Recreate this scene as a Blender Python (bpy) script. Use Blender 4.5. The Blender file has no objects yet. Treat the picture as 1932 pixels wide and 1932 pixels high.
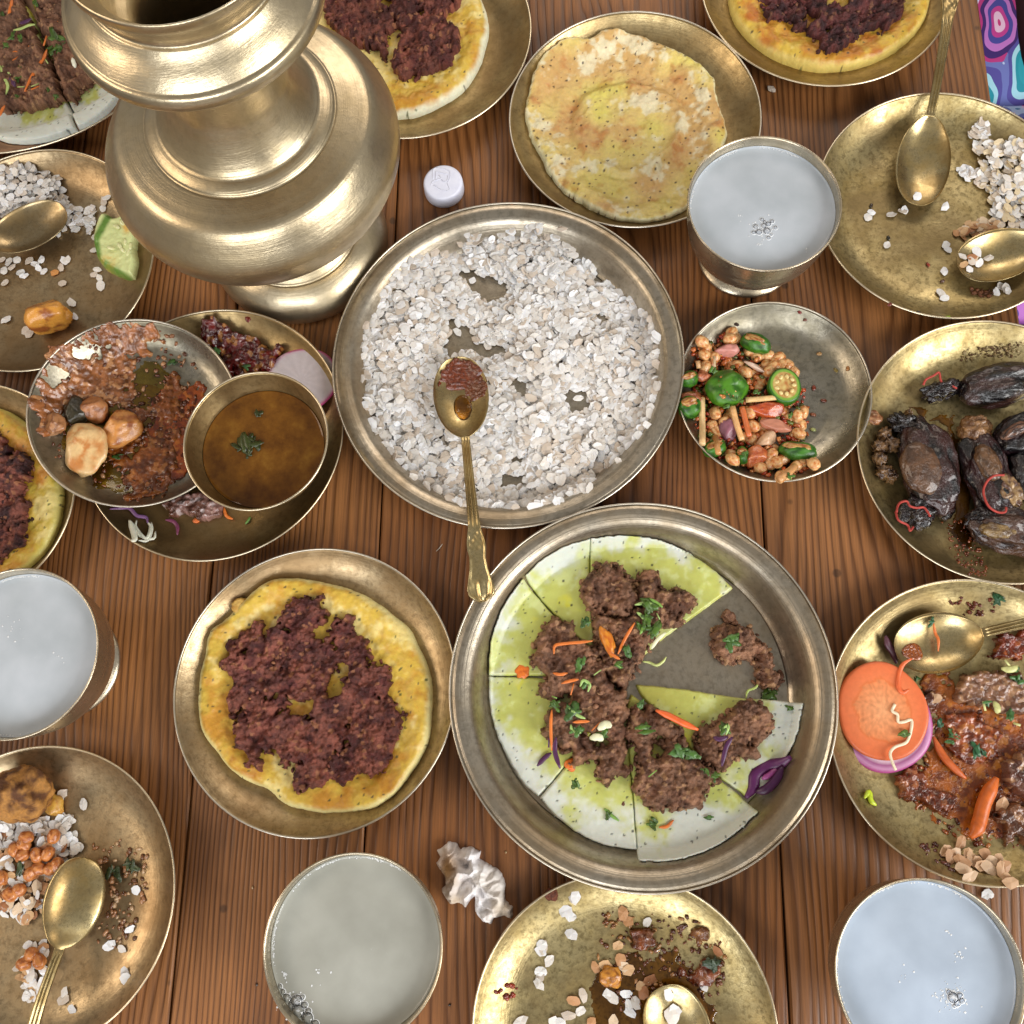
import bpy, math, random
import numpy as np
from mathutils import Vector, Matrix, noise as mn

# ------------------------------------------------------------------ camera
W = 1932.0                     # width of the reference picture in its viewing scale
F = 1840.0                     # focal length in the same pixels
H = 0.67                       # camera height over the table top, metres
scene = bpy.context.scene
_d = Vector((94, 488, F)).normalized()
_v = Vector((105, -6956, F))
_y = (_v - _v.dot(_d) * _d).normalized()
_z = -_d
_x = _y.cross(_z)
WC = Matrix((_x, _y, _z))      # camera coords (x right, y down, z ahead) -> world
cam_d = bpy.data.cameras.new('camera')
cam = bpy.data.objects.new('camera', cam_d)
scene.collection.objects.link(cam)
cam_d.sensor_width = 36
cam_d.lens = F / W * 36
cam_d.clip_start = 0.01
cam_d.clip_end = 50
cr, cu, cb = WC @ Vector((1, 0, 0)), WC @ Vector((0, -1, 0)), WC @ Vector((0, 0, -1))
cam.matrix_world = Matrix(((cr.x, cu.x, cb.x, 0), (cr.y, cu.y, cb.y, 0), (cr.z, cu.z, cb.z, H), (0, 0, 0, 1)))
scene.camera = cam

# ------------------------------------------------------------------ light of the room
world = bpy.data.worlds.new('World')
scene.world = world
world.use_nodes = True
bg = world.node_tree.nodes['Background']
bg.inputs['Color'].default_value = (1.0, 0.96, 0.91, 1)
bg.inputs['Strength'].default_value = 0.28

def area_lamp(name, loc, target, sx, sy, watts, col):
    l = bpy.data.lights.new(name, 'AREA')
    l.shape = 'RECTANGLE'; l.size = sx; l.size_y = sy; l.energy = watts; l.color = col
    o = bpy.data.objects.new(name, l)
    scene.collection.objects.link(o)
    o.location = loc
    o.rotation_euler = (Vector(target) - Vector(loc)).to_track_quat('-Z', 'Y').to_euler()
    return o
area_lamp('window_right', (2.2, -1.1, 1.5), (0, 0, 0), 1.6, 1.3, 88, (1.0, 0.985, 0.96))
area_lamp('window_near', (-0.5, -2.3, 1.6), (0, 0, 0), 2.2, 1.2, 56, (0.95, 0.97, 1.0))
area_lamp('warm_fill_left', (-2.4, 0.1, 1.6), (0, 0, 0), 1.4, 1.0, 26, (1.0, 0.82, 0.64))  # added warm fill lamp, gives the brass coppery reflections on its left sides
area_lamp('warm_fill_far', (0.5, 2.6, 1.9), (0, 0, 0), 2.4, 0.8, 24, (1.0, 0.86, 0.72))  # added warm fill lamp for the copper reflection in the near tray rims
scene.view_settings.view_transform = 'Standard'
scene.view_settings.look = 'None'
scene.view_settings.exposure = 0.0
scene.view_settings.gamma = 1.0
scene.render.resolution_x = 1024
scene.render.resolution_y = 1024

# ------------------------------------------------------------------ helpers
def at(px, py, z=0.0):
    """point at height z seen at picture position px, py"""
    r = WC @ Vector((px - W / 2, py - W / 2, F))
    t = (z - H) / r.z
    return Vector((r.x * t, r.y * t, z))

def proj(p):
    q = WC.transposed() @ (Vector(p) - Vector((0, 0, H)))
    return (q.x / q.z * F + W / 2, q.y / q.z * F + W / 2)

def Zm(x0, y0, s):
    return lambda x, y: ((x0 + x / s) / 1.4115, (y0 + y / s) / 1.4115)
A1 = Zm(0, 0, 1.7564); A2 = Zm(1000, 0, 1.932); A3 = Zm(1800, 0, 2.0841); A4 = Zm(0, 800, 2.0337)
A5 = Zm(860, 520, 1.7564); A6 = Zm(1780, 780, 2.0401); A7 = Zm(440, 1420, 2.3); A8 = Zm(1190, 1320, 1.7889)
A9 = Zm(0, 1500, 1.5746); A10 = Zm(660, 2200, 2.415); A11 = Zm(1200, 2300, 1.84); A12 = Zm(2150, 1480, 1.5492)
A13 = Zm(0, 0, 4.6); A14 = Zm(0, 1130, 4.49); A0 = lambda x, y: (x, y)

def sr(r, g, b):
    f = lambda c: (c / 255 / 12.92) if c / 255 <= 0.04045 else ((c / 255 + 0.055) / 1.055) ** 2.4
    return np.array((f(r), f(g), f(b)))

def tag(o, label=None, cat=None, group=None, kind=None):
    if label: o['label'] = label
    if cat: o['category'] = cat
    if group: o['group'] = group
    if kind: o['kind'] = kind
    return o

def empty(name, loc):
    o = bpy.data.objects.new(name, None)
    o.empty_display_size = 0.02
    scene.collection.objects.link(o)
    o.location = loc
    return o

def mesh_obj(name, verts, faces, mat, origin=None, parent=None, smooth=True, cols=None):
    """verts in world space; origin becomes the object's own origin"""
    v = np.asarray(verts, dtype=float)
    if parent is not None and origin is None:
        origin = parent['_o'] if '_o' in parent else tuple(parent.location)
    if origin is None:
        origin = (v[:, 0].mean(), v[:, 1].mean(), v[:, 2].min())
    og = np.array(origin, dtype=float)
    me = bpy.data.meshes.new(name)
    me.from_pydata((v - og).tolist(), [], faces)
    if smooth:
        me.polygons.foreach_set('use_smooth', [True] * len(me.polygons))
    if cols is not None:
        ca = me.color_attributes.new('Col', 'FLOAT_COLOR', 'POINT')
        c4 = np.ones((len(v), 4)); c4[:, :3] = np.clip(cols, 0, 1)
        ca.data.foreach_set('color', c4.ravel())
    me.materials.append(mat)
    me.update()
    o = bpy.data.objects.new(name, me)
    scene.collection.objects.link(o)
    if parent is not None:
        o.parent = parent
        o.location = Vector(og) - world_loc(parent)
    else:
        o.location = og
    return o

def world_loc(o):
    l = Vector(o.location)
    while o.parent:
        o = o.parent
        l += Vector(o.location)
    return l

# numpy noises -------------------------------------------------------------
def _hash(ix, iy, s):
    n = (ix.astype(np.int64) * 374761393 + iy.astype(np.int64) * 668265263 + s * 974634777) & 0xffffffff
    n = ((n ^ (n >> 13)) * 1274126177) & 0xffffffff
    return ((n ^ (n >> 16)) & 0xffff) / 65535.0

def vn(x, y, s=0):
    ix, iy = np.floor(x), np.floor(y)
    fx, fy = x - ix, y - iy
    fx = fx * fx * (3 - 2 * fx); fy = fy * fy * (3 - 2 * fy)
    a, b = _hash(ix, iy, s), _hash(ix + 1, iy, s)
    c, d = _hash(ix, iy + 1, s), _hash(ix + 1, iy + 1, s)
    return (a + (b - a) * fx) * (1 - fy) + (c + (d - c) * fx) * fy

def fbm(x, y, s=0, o=4):
    """about -1..1"""
    t, amp, tot = 0, 1.0, 0
    for k in range(o):
        ca, sa = math.cos(0.6 * k), math.sin(0.6 * k)
        t = t + amp * (vn((x * ca - y * sa) * 2 ** k, (x * sa + y * ca) * 2 ** k, s + 17 * k) * 2 - 1)
        tot += amp; amp *= 0.55
    return t / tot * 1.5

def worley(x, y, s=0):
    ix, iy = np.floor(x), np.floor(y)
    best = np.full(x.shape, 9.0); cid = np.zeros(x.shape)
    for a in (-1, 0, 1):
        for b in (-1, 0, 1):
            cx, cy = ix + a, iy + b
            d = (cx + _hash(cx, cy, s) - x) ** 2 + (cy + _hash(cx, cy, s + 5) - y) ** 2
            m = d < best
            best = np.where(m, d, best); cid = np.where(m, _hash(cx, cy, s + 9), cid)
    return np.sqrt(best), cid

def ss(a, b, x):
    t = np.clip((x - a) / (b - a), 0, 1)
    return t * t * (3 - 2 * t)

def mix(c1, c2, t):
    t = np.asarray(t)[..., None]
    return c1 * (1 - t) + c2 * t

def sdf(poly, X, Y):
    """signed distance, positive inside"""
    P = np.asarray(poly)
    d = np.full(X.shape, 1e9); ins = np.zeros(X.shape, bool)
    for i in range(len(P)):
        x1, y1 = P[i]; x2, y2 = P[(i + 1) % len(P)]
        ex, ey = x2 - x1, y2 - y1
        t = np.clip(((X - x1) * ex + (Y - y1) * ey) / (ex * ex + ey * ey + 1e-15), 0, 1)
        d = np.minimum(d, (X - x1 - t * ex) ** 2 + (Y - y1 - t * ey) ** 2)
        c = ((y1 > Y) != (y2 > Y)) & (X < ex * (Y - y1) / (ey if abs(ey) > 1e-12 else 1e-12) + x1)
        ins ^= c
    return np.where(ins, 1, -1) * np.sqrt(d)

def wpoly(cv, pts, z):
    return [tuple(at(*cv(*p), z))[:2] for p in pts]

def ell(cx, cy, rx, ry, n=40, a0=0.0):
    return [(cx + rx * math.cos(2 * math.pi * k / n + a0), cy + ry * math.sin(2 * math.pi * k / n + a0)) for k in range(n)]

# ------------------------------------------------------------------ materials
def node_mat(name):
    m = bpy.data.materials.new(name); m.use_nodes = True
    nt = m.node_tree
    return m, nt, nt.nodes['Principled BSDF']

def N(nt, typ, **kw):
    n = nt.nodes.new(typ)
    for k, v in kw.items():
        if k in n.inputs: n.inputs[k].default_value = v
        else: setattr(n, k, v)
    return n

def ramp(nt, fac, stops, interp='LINEAR'):
    r = nt.nodes.new('ShaderNodeValToRGB')
    r.color_ramp.interpolation = interp
    e = r.color_ramp.elements
    while len(e) < len(stops): e.new(0.5)
    for q, (p, c) in zip(e, stops):
        q.position = p
        q.color = (*c, 1) if not isinstance(c, (int, float)) else (c, c, c, 1)
    nt.links.new(fac, r.inputs[0])
    return r.outputs[0]

def mixc(nt, fac, a, b, typ='MIX'):
    m = nt.nodes.new('ShaderNodeMix'); m.data_type = 'RGBA'; m.blend_type = typ
    L = nt.links
    if isinstance(fac, (int, float)): m.inputs[0].default_value = fac
    else: L.new(fac, m.inputs[0])
    for i, v in ((6, a), (7, b)):
        if hasattr(v, 'is_output') or hasattr(v, 'links'): L.new(v, m.inputs[i])
        else: m.inputs[i].default_value = (*v, 1)
    return m.outputs[2]

def brass(name, c1, c2, rough=(0.24, 0.42), stain=None, stain_amt=0.0, ring=0.15, scale=1.0, spots=0.25, pit=0.22):
    m, nt, p = node_mat(name)
    L = nt.links
    tc = N(nt, 'ShaderNodeTexCoord')
    oi = N(nt, 'ShaderNodeObjectInfo')
    ad = N(nt, 'ShaderNodeVectorMath', operation='ADD')
    cmb = N(nt, 'ShaderNodeCombineXYZ')
    L.new(oi.outputs['Random'], cmb.inputs[2])
    L.new(tc.outputs['Object'], ad.inputs[0]); L.new(cmb.outputs[0], ad.inputs[1])
    n1 = N(nt, 'ShaderNodeTexNoise', Scale=26 * scale, Detail=7, Roughness=0.68)
    n2 = N(nt, 'ShaderNodeTexNoise', Scale=230 * scale, Detail=5, Roughness=0.7)
    n3 = N(nt, 'ShaderNodeTexNoise', Scale=9 * scale, Detail=4, Roughness=0.6)
    for n in (n1, n2, n3): L.new(ad.outputs[0], n.inputs['Vector'])
    f1 = ramp(nt, n1.outputs[0], [(0.40, 0.0), (0.62, 1.0)])
    col = mixc(nt, f1, tuple(c1), tuple(c2))
    f2 = ramp(nt, n2.outputs[0], [(0.47, 0.0), (0.64, spots)])
    col = mixc(nt, f2, col, tuple(np.array(c2) * 0.45))
    if stain is not None:
        f3 = ramp(nt, n3.outputs[0], [(0.46, 0.0), (0.60, stain_amt)])
        col = mixc(nt, f3, col, tuple(stain))
    L.new(col, p.inputs['Base Color'])
    p.inputs['Metallic'].default_value = 0.93
    rr = mixc(nt, f1, (rough[0],) * 3, (rough[1],) * 3)
    L.new(rr, p.inputs['Roughness'])
    # turning marks round the axis plus fine pitting
    sx = N(nt, 'ShaderNodeSeparateXYZ'); L.new(tc.outputs['Object'], sx.inputs[0])
    mx = N(nt, 'ShaderNodeVectorMath', operation='MULTIPLY'); mx.inputs[1].default_value = (1, 1, 0)
    L.new(tc.outputs['Object'], mx.inputs[0])
    ln = N(nt, 'ShaderNodeVectorMath', operation='LENGTH'); L.new(mx.outputs[0], ln.inputs[0])
    rc = N(nt, 'ShaderNodeCombineXYZ'); L.new(ln.outputs['Value'], rc.inputs[0])
    L.new(sx.outputs[2], rc.inputs[2])
    rn = N(nt, 'ShaderNodeTexNoise', Scale=900, Detail=3, Roughness=0.6); L.new(rc.outputs[0], rn.inputs['Vector'])
    b1 = N(nt, 'ShaderNodeBump', Strength=ring, Distance=0.0006); L.new(rn.outputs[0], b1.inputs['Height'])
    b2 = N(nt, 'ShaderNodeBump', Strength=pit, Distance=0.0008); L.new(n2.outputs[0], b2.inputs['Height'])
    L.new(b1.outputs[0], b2.inputs['Normal'])
    L.new(b2.outputs[0], p.inputs['Normal'])
    return m

YB = (0.50, 0.38, 0.19); YB2 = (0.33, 0.23, 0.10)
SB = (0.52, 0.46, 0.365); SB2 = (0.37, 0.315, 0.235)
M = {}
M['plate_yellow'] = brass('yellow_brass_plate', YB, YB2, (0.32, 0.50), (0.22, 0.14, 0.06), 0.7, spots=0.45)
M['plate_green'] = brass('greenish_brass_plate', (0.60, 0.49, 0.25), (0.36, 0.27, 0.11), (0.32, 0.50), (0.26, 0.19, 0.09), 0.75, spots=0.7, scale=1.3)
M['plate_brown'] = brass('brown_brass_plate', (0.50, 0.385, 0.23), (0.33, 0.23, 0.12), (0.32, 0.46), (0.24, 0.15, 0.07), 0.65, spots=0.5)
M['plate_grey'] = brass('grey_bronze_plate', (0.40, 0.37, 0.30), (0.26, 0.235, 0.17), (0.27, 0.44), (0.2, 0.17, 0.11), 0.6, spots=0.5)
M['tray'] = brass('bronze_tray', SB, SB2, (0.28, 0.40), (0.34, 0.24, 0.13), 0.55, ring=0.35, spots=0.4)
M['tray_copper'] = brass('copper_tray', (0.50, 0.30, 0.19), (0.38, 0.22, 0.13), (0.28, 0.4), ring=0.3)
M['edge'] = brass('worn_brass_edge', (0.76, 0.66, 0.48), (0.64, 0.53, 0.36), (0.26, 0.36), spots=0.05, ring=0.0, pit=0.02)
M['edge_silver'] = brass('worn_bronze_edge', (0.72, 0.66, 0.56), (0.60, 0.54, 0.43), (0.26, 0.36), spots=0.05, ring=0.0, pit=0.02)
M['vase'] = brass('polished_brass', (0.60, 0.505, 0.345), (0.47, 0.385, 0.24), (0.28, 0.40), (0.38, 0.29, 0.16), 0.45, ring=0.18, scale=0.8, spots=0.2)
M['cup'] = brass('cup_brass', (0.66, 0.58, 0.45), (0.52, 0.44, 0.31), (0.22, 0.32), ring=0.25, spots=0.2)
M['spoon'] = brass('spoon_brass', (0.58, 0.47, 0.25), (0.40, 0.30, 0.13), (0.24, 0.42), (0.3, 0.2, 0.08), 0.6, ring=0.0, scale=2.5, pit=0.05, spots=0.4)
M['spoon_dull'] = brass('dull_spoon_brass', (0.44, 0.35, 0.21), (0.30, 0.22, 0.11), (0.26, 0.42), (0.24, 0.16, 0.07), 0.5, ring=0.0, scale=2.0, pit=0.05, spots=0.4)

def food(name, rough=0.5, bscale=600, bstr=0.4, bdist=0.0008, sss=0.0, coat=0.0, spec=0.5, vscale=300, vamt=0.25):
    """takes its own colours from the colour attribute, adds grain and small relief"""
    m, nt, p = node_mat(name)
    L = nt.links
    a = N(nt, 'ShaderNodeVertexColor', layer_name='Col')
    tc = N(nt, 'ShaderNodeTexCoord')
    n1 = N(nt, 'ShaderNodeTexNoise', Scale=bscale, Detail=4, Roughness=0.65); L.new(tc.outputs['Object'], n1.inputs['Vector'])
    n2 = N(nt, 'ShaderNodeTexNoise', Scale=vscale, Detail=4, Roughness=0.6); L.new(tc.outputs['Object'], n2.inputs['Vector'])
    k = ramp(nt, n2.outputs[0], [(0.3, 1 - vamt), (0.7, 1.0)])
    col = mixc(nt, 1.0, a.outputs[0], k, 'MULTIPLY')
    L.new(col, p.inputs['Base Color'])
    p.inputs['Roughness'].default_value = rough
    p.inputs['Specular IOR Level'].default_value = spec
    if sss:
        p.inputs['Subsurface Weight'].default_value = sss
        p.inputs['Subsurface Radius'].default_value = (1, 0.6, 0.35)
        p.inputs['Subsurface Scale'].default_value = 0.003
    if coat:
        p.inputs['Coat Weight'].default_value = coat
        p.inputs['Coat Roughness'].default_value = 0.08
    b = N(nt, 'ShaderNodeBump', Strength=bstr, Distance=bdist); L.new(n1.outputs[0], b.inputs['Height'])
    L.new(b.outputs[0], p.inputs['Normal'])
    return m
M['meat'] = food('minced_meat', 0.50, 1100, 0.9, 0.0014, vscale=600, vamt=0.35, spec=0.45)
M['egg'] = food('fried_egg_batter', 0.42, 500, 0.45, 0.0010, sss=0.15, vscale=350, vamt=0.15)
M['bread'] = food('steamed_flatbread', 0.38, 420, 0.22, 0.0007, sss=0.25, vamt=0.06)
M['curry'] = food('glossy_curry', 0.18, 500, 0.5, 0.0012, coat=0.5, vamt=0.35)
M['rice'] = food('flattened_rice', 0.55, 700, 0.2, 0.0004, sss=0.1, vamt=0.08)
M['veg'] = food('cut_vegetable', 0.38, 500, 0.15, 0.0006, sss=0.1, vamt=0.10)
M['potato'] = food('spiced_potato', 0.3, 380, 0.4, 0.0012, sss=0.2, vamt=0.18, coat=0.2)
M['skin'] = food('glossy_dark_skin', 0.22, 330, 0.9, 0.0018, vamt=0.4, coat=0.5)
M['paper'] = food('paper_tissue', 0.8, 900, 0.15, 0.0004, vamt=0.04)
M['thread'] = food('cotton_thread', 0.7, 900, 0.5, 0.0004)

def film(name, col, rough=0.06):
    m, nt, p = node_mat(name)
    nt.nodes.remove(p)
    L = nt.links
    out = nt.nodes['Material Output']
    t = N(nt, 'ShaderNodeBsdfTransparent'); t.inputs[0].default_value = (*col, 1)
    g = N(nt, 'ShaderNodeBsdfGlossy', Roughness=rough); g.inputs[0].default_value = (1, 1, 1, 1)
    fr = N(nt, 'ShaderNodeFresnel', IOR=1.47)
    mx = N(nt, 'ShaderNodeMixShader')
    tc = N(nt, 'ShaderNodeTexCoord')
    n1 = N(nt, 'ShaderNodeTexNoise', Scale=120, Detail=3); L.new(tc.outputs['Object'], n1.inputs['Vector'])
    b = N(nt, 'ShaderNodeBump', Strength=0.3, Distance=0.002); L.new(n1.outputs[0], b.inputs['Height'])
    for n in (g, fr): L.new(b.outputs[0], n.inputs['Normal'])
    L.new(fr.outputs[0], mx.inputs[0]); L.new(t.outputs[0], mx.inputs[1]); L.new(g.outputs[0], mx.inputs[2])
    L.new(mx.outputs[0], out.inputs[0])
    return m
M['oil_red'] = film('red_chilli_oil', (1.0, 0.62, 0.20))
M['oil_yellow'] = film('yellow_oil', (0.96, 0.82, 0.30))
M['bubble'] = film('bubble_skin', (0.99, 0.99, 1.0), 0.03)

# ------------------------------------------------------------------ generic builders
def lathe(name, prof, c, mat, parent=None, segs=120, wob=0.0, seed=0, origin=None, close=False, lean=None):
    """prof = [(r, z)] outside to inside, c = centre on the base plane"""
    prof = [p for i, p in enumerate(prof) if i == 0 or abs(p[0] - prof[i - 1][0]) + abs(p[1] - prof[i - 1][1]) > 1e-6]
    P = np.array(prof, float)
    th = np.linspace(0, 2 * math.pi, segs, endpoint=False)
    w = 1 + wob * (np.sin(2 * th + seed) + 0.5 * np.sin(3 * th + 2.1 * seed) + 0.3 * np.sin(5 * th + seed * 3.3))
    v = np.zeros((len(P), segs, 3))
    v[:, :, 0] = c[0] + P[:, 0:1] * (np.cos(th) * w)
    v[:, :, 1] = c[1] + P[:, 0:1] * (np.sin(th) * w)
    v[:, :, 2] = c[2] + P[:, 1:2]
    if lean: v[:, :, 0] += np.vectorize(lean)(P[:, 1:2])
    n = len(P)
    f = []
    rng = range(n) if close else range(n - 1)
    for i in rng:
        a, b = i * segs, ((i + 1) % n) * segs
        for k in range(segs):
            k2 = (k + 1) % segs
            f.append((a + k, a + k2, b + k2, b + k))
    return mesh_obj(name, v.reshape(-1, 3), f, mat, origin=origin or (c[0], c[1], c[2]), parent=parent)

def crom(pts, n=6):
    """smooth curve through pts"""
    P = [Vector(p) for p in pts]
    P = [2 * P[0] - P[1]] + P + [2 * P[-1] - P[-2]]
    out = []
    for i in range(1, len(P) - 2):
        for k in range(n):
            t = k / n
            out.append(tuple(0.5 * ((2 * P[i]) + (P[i + 1] - P[i - 1]) * t + (2 * P[i - 1] - 5 * P[i] + 4 * P[i + 1] - P[i + 2]) * t * t
                            + (3 * P[i] - P[i - 1] - 3 * P[i + 1] + P[i + 2]) * t ** 3)))
    out.append(tuple(P[-2]))
    return out

def fit_circle(x0, x1, y0, y1, z):
    """world circle at height z whose picture fills that box"""
    c = at((x0 + x1) / 2, (y0 + y1) / 2, z)
    r = (at(x1, (y0 + y1) / 2, z) - at(x0, (y0 + y1) / 2, z)).length / 2
    for _ in range(25):
        q = [proj((c.x + r * math.cos(a), c.y + r * math.sin(a), z)) for a in np.linspace(0, 2 * math.pi, 72, endpoint=False)]
        xs = [p[0] for p in q]; ys = [p[1] for p in q]
        mx, my = (min(xs) + max(xs)) / 2, (min(ys) + max(ys)) / 2
        k = 2 * r / (max(xs) - min(xs))
        r *= ((x1 - x0) / (max(xs) - min(xs)) + (y1 - y0) / (max(ys) - min(ys))) / 2
        a = at(mx, my, z); b = at((x0 + x1) / 2, (y0 + y1) / 2, z)
        c = c + (b - a)
    return c, r

class Dish:
    """a plate, tray or bowl on a base height; keeps its inner surface for things laid in it"""
    def __init__(self, name, box, kind, mat, edge, label, cat, base=0.0, rim=0.018, wob=0.0015, seed=0, group=None, tilt=(0.0, 0.0)):
        T = 0.0011
        self.tilt = tilt
        shape = {
            'plate': [(0.0, 0.0), (0.40, 0.004), (0.56, 0.02), (0.68, 0.06), (0.78, 0.16), (0.87, 0.38), (0.94, 0.66), (1.0, 1.0)],
            'tray': [(0.0, 0.0), (0.74, 0.0), (0.79, 0.03), (0.825, 0.20), (0.86, 0.58), (0.895, 0.86), (0.93, 0.97), (0.965, 1.01), (1.0, 0.96)],
            'bowl': [(0.0, 0.0), (0.36, 0.0), (0.55, 0.06), (0.70, 0.20), (0.82, 0.42), (0.92, 0.70), (1.0, 1.0)],
            'shallow': [(0.0, 0.0), (0.55, 0.0), (0.68, 0.06), (0.80, 0.22), (0.90, 0.52), (1.0, 1.0)],
        }[kind]
        self.c, self.R = fit_circle(*box, base + rim)
        self.base = base
        inner = [(r * self.R, T + z * (rim - T)) for r, z in shape]
        cur = crom([(a, b, 0) for a, b in inner], 5)
        cur = [(max(0.0, p[0]), p[1]) for p in cur]
        self.pr = np.array([p[0] for p in cur]); self.pz = np.array([p[1] for p in cur]) + base
        outer = [(r, z - T) for r, z in cur]
        prof = [(0.00001, outer[0][1])] + outer[1:] + cur[::-1][:-1] + [(0.00001, cur[0][1])]
        c0 = Vector((self.c.x, self.c.y, base))
        self.o = lathe(name, prof, c0, mat, wob=wob, seed=seed)
        tag(self.o, label, cat, group)
        def lean(o):
            if tilt != (0.0, 0.0):
                for q in o.data.vertices: q.co.z += tilt[0] * q.co.x + tilt[1] * q.co.y
        lean(self.o)
        e = []
        for k in range(9):
            a = 2 * math.pi * k / 8
            e.append((self.R + 0.0007 * math.cos(a), rim + 0.0001 + 0.0007 * math.sin(a)))
        lean(lathe('rim', e, c0, edge, parent=self.o, wob=wob, seed=seed))
    def z(self, X, Y):
        r = np.hypot(np.asarray(X) - self.c.x, np.asarray(Y) - self.c.y)
        return np.interp(r, self.pr, self.pz) + self.tilt[0] * (np.asarray(X) - self.c.x) + self.tilt[1] * (np.asarray(Y) - self.c.y)
    def pt(self, cv, x, y, lift=0.0):
        """point on this dish under picture position"""
        p = at(*cv(x, y), self.base + 0.002)
        for _ in range(6):
            p = at(*cv(x, y), float(self.z(p.x, p.y)) + lift)
        return p

NICK = {}
USED = set()
def place(o, base, dish, cat, group=None):
    """label by clock position on its dish as the picture shows it"""
    while not hasattr(dish, 'R'): dish = dish.d
    p = world_loc(o); q = proj(p); c = proj((dish.c.x, dish.c.y, p.z)); e = proj((dish.c.x + dish.R, dish.c.y, p.z))
    dx, dy = q[0] - c[0], q[1] - c[1]
    rho = math.hypot(dx, dy) / (e[0] - c[0])
    t = (math.degrees(math.atan2(dx, -dy)) % 360) / 30
    names = ['twelve', 'one', 'two', 'three', 'four', 'five', 'six', 'seven', 'eight', 'nine', 'ten', 'eleven']
    zone = ['near the centre', 'partway out', 'halfway out', 'well out', 'near the rim', 'on the rim'][min(5, int(rho / 0.185))]
    opts = []
    for k in range(48):
        tt = (round(t * 4) + (k + 1) // 2 * (1 if k % 2 else -1)) % 48
        h, m = divmod(tt, 4)
        w = [names[h], 'quarter past ' + names[h], 'half past ' + names[h], 'quarter to ' + names[(h + 1) % 12]][m]
        opts.append(f"{base} {zone} at {w} on {NICK[id(dish)]}")
        if k == 4: break
    lab = next((l for l in opts if l not in USED), opts[0])
    USED.add(lab)
    return tag(o, lab, cat, group)

class Flat:
    base = 0.0
    def z(self, X, Y): return np.zeros(np.shape(X))
    def pt(self, cv, x, y, lift=0.0): return at(*cv(x, y), lift)
TABLE = Flat()

def round_poly(P, k=5):
    """curve an outline through its points, keeping sharp corners"""
    n = len(P); P = np.asarray(P, float)
    T = []
    for i in range(n):
        a, b = P[i] - P[i - 1], P[(i + 1) % n] - P[i]
        c = np.dot(a, b) / (np.linalg.norm(a) * np.linalg.norm(b) + 1e-12)
        T.append((a + b) / 2 if c > 0.74 else None)
    out = []
    for i in range(n):
        p, q = P[i], P[(i + 1) % n]
        t0 = T[i] if T[i] is not None else q - p
        t1 = T[(i + 1) % n] if T[(i + 1) % n] is not None else q - p
        L = np.linalg.norm(q - p)
        t0 = t0 / (np.linalg.norm(t0) + 1e-12) * L; t1 = t1 / (np.linalg.norm(t1) + 1e-12) * L
        for j in range(k):
            s = j / k
            out.append((2 * s ** 3 - 3 * s ** 2 + 1) * p + (s ** 3 - 2 * s ** 2 + s) * t0 + (3 * s ** 2 - 2 * s ** 3) * q + (s ** 3 - s ** 2) * t1)
    return np.array(out)

def relief(name, cv, pts, dish, thick, mat, colfn, res=0.0008, edge=0.004, rag=0.0, ragscale=0.004, bumps=None,
           holes=(), lift=0.0, seed=1, parent=None, extra=None, zoff=None, gaps=0.0, gapscale=0.009, grow_by=0.0):
    """food lying on a dish: an outlined heap with thickness, its top modelled as relief"""
    zb = float(dish.base) + 0.002 + lift + thick * 0.6 if dish is not TABLE else thick * 0.5
    def conv(pp): return [tuple(dish.pt(cv, p[0], p[1], lift + thick * 0.5))[:2] for p in pp]
    P = round_poly(conv(pts), 4) if len(pts) < 60 else np.array(conv(pts))
    x0, y0 = P.min(0) - 0.002 - rag; x1, y1 = P.max(0) + 0.002 + rag
    X, Y = np.meshgrid(np.arange(x0, x1, res), np.arange(y0, y1, res))
    sd = sdf(P, X, Y) + grow_by
    for hh in holes: sd = np.minimum(sd, -sdf(np.array(conv(hh)), X, Y))
    if rag: sd = sd + rag * fbm(X / ragscale, Y / ragscale, seed, 4)
    if gaps: sd = np.minimum(sd, (1.15 - gaps - np.abs(fbm(X / gapscale, Y / gapscale, seed + 77, 3) - 0.2)) * 0.012)
    t = np.clip(sd / edge, 0, 1)
    pf = np.sqrt(np.clip(1 - (1 - t) ** 2, 0, 1))
    h = thick * pf
    if bumps is not None: h = h + bumps(X, Y, sd, seed) * pf
    if extra is not None: h = h + extra(X, Y, sd) * pf
    base = dish.z(X, Y) + lift
    if zoff is not None: base = base + zoff(X, Y)
    Z = base + np.where(sd > 0, np.maximum(h, 0.0002), -0.0006)
    # draw the cells crossing the outline onto it
    gy, gx = np.gradient(sd, res)
    gl = np.hypot(gx, gy) + 1e-6
    near = (sd < 0) & (sd > -res * 1.5)
    X = np.where(near, X - sd * gx / gl ** 2, X); Y = np.where(near, Y - sd * gy / gl ** 2, Y)
    C = colfn(X, Y, h / max(thick, 1e-6), sd, seed)
    ny, nx = X.shape
    idx = np.arange(nx * ny).reshape(ny, nx)
    q = np.stack([idx[:-1, :-1], idx[:-1, 1:], idx[1:, 1:], idx[1:, :-1]], -1).reshape(-1, 4)
    keep = (sd.ravel()[q] > 0).any(1)
    q = q[keep]
    used, inv = np.unique(q.ravel(), return_inverse=True)
    V = np.stack([X, Y, Z], -1).reshape(-1, 3)[used]
    C = np.broadcast_to(C, (ny, nx, 3)).reshape(-1, 3)[used]
    return mesh_obj(name, V, inv.reshape(-1, 4).tolist(), mat, parent=parent, cols=C)

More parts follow.
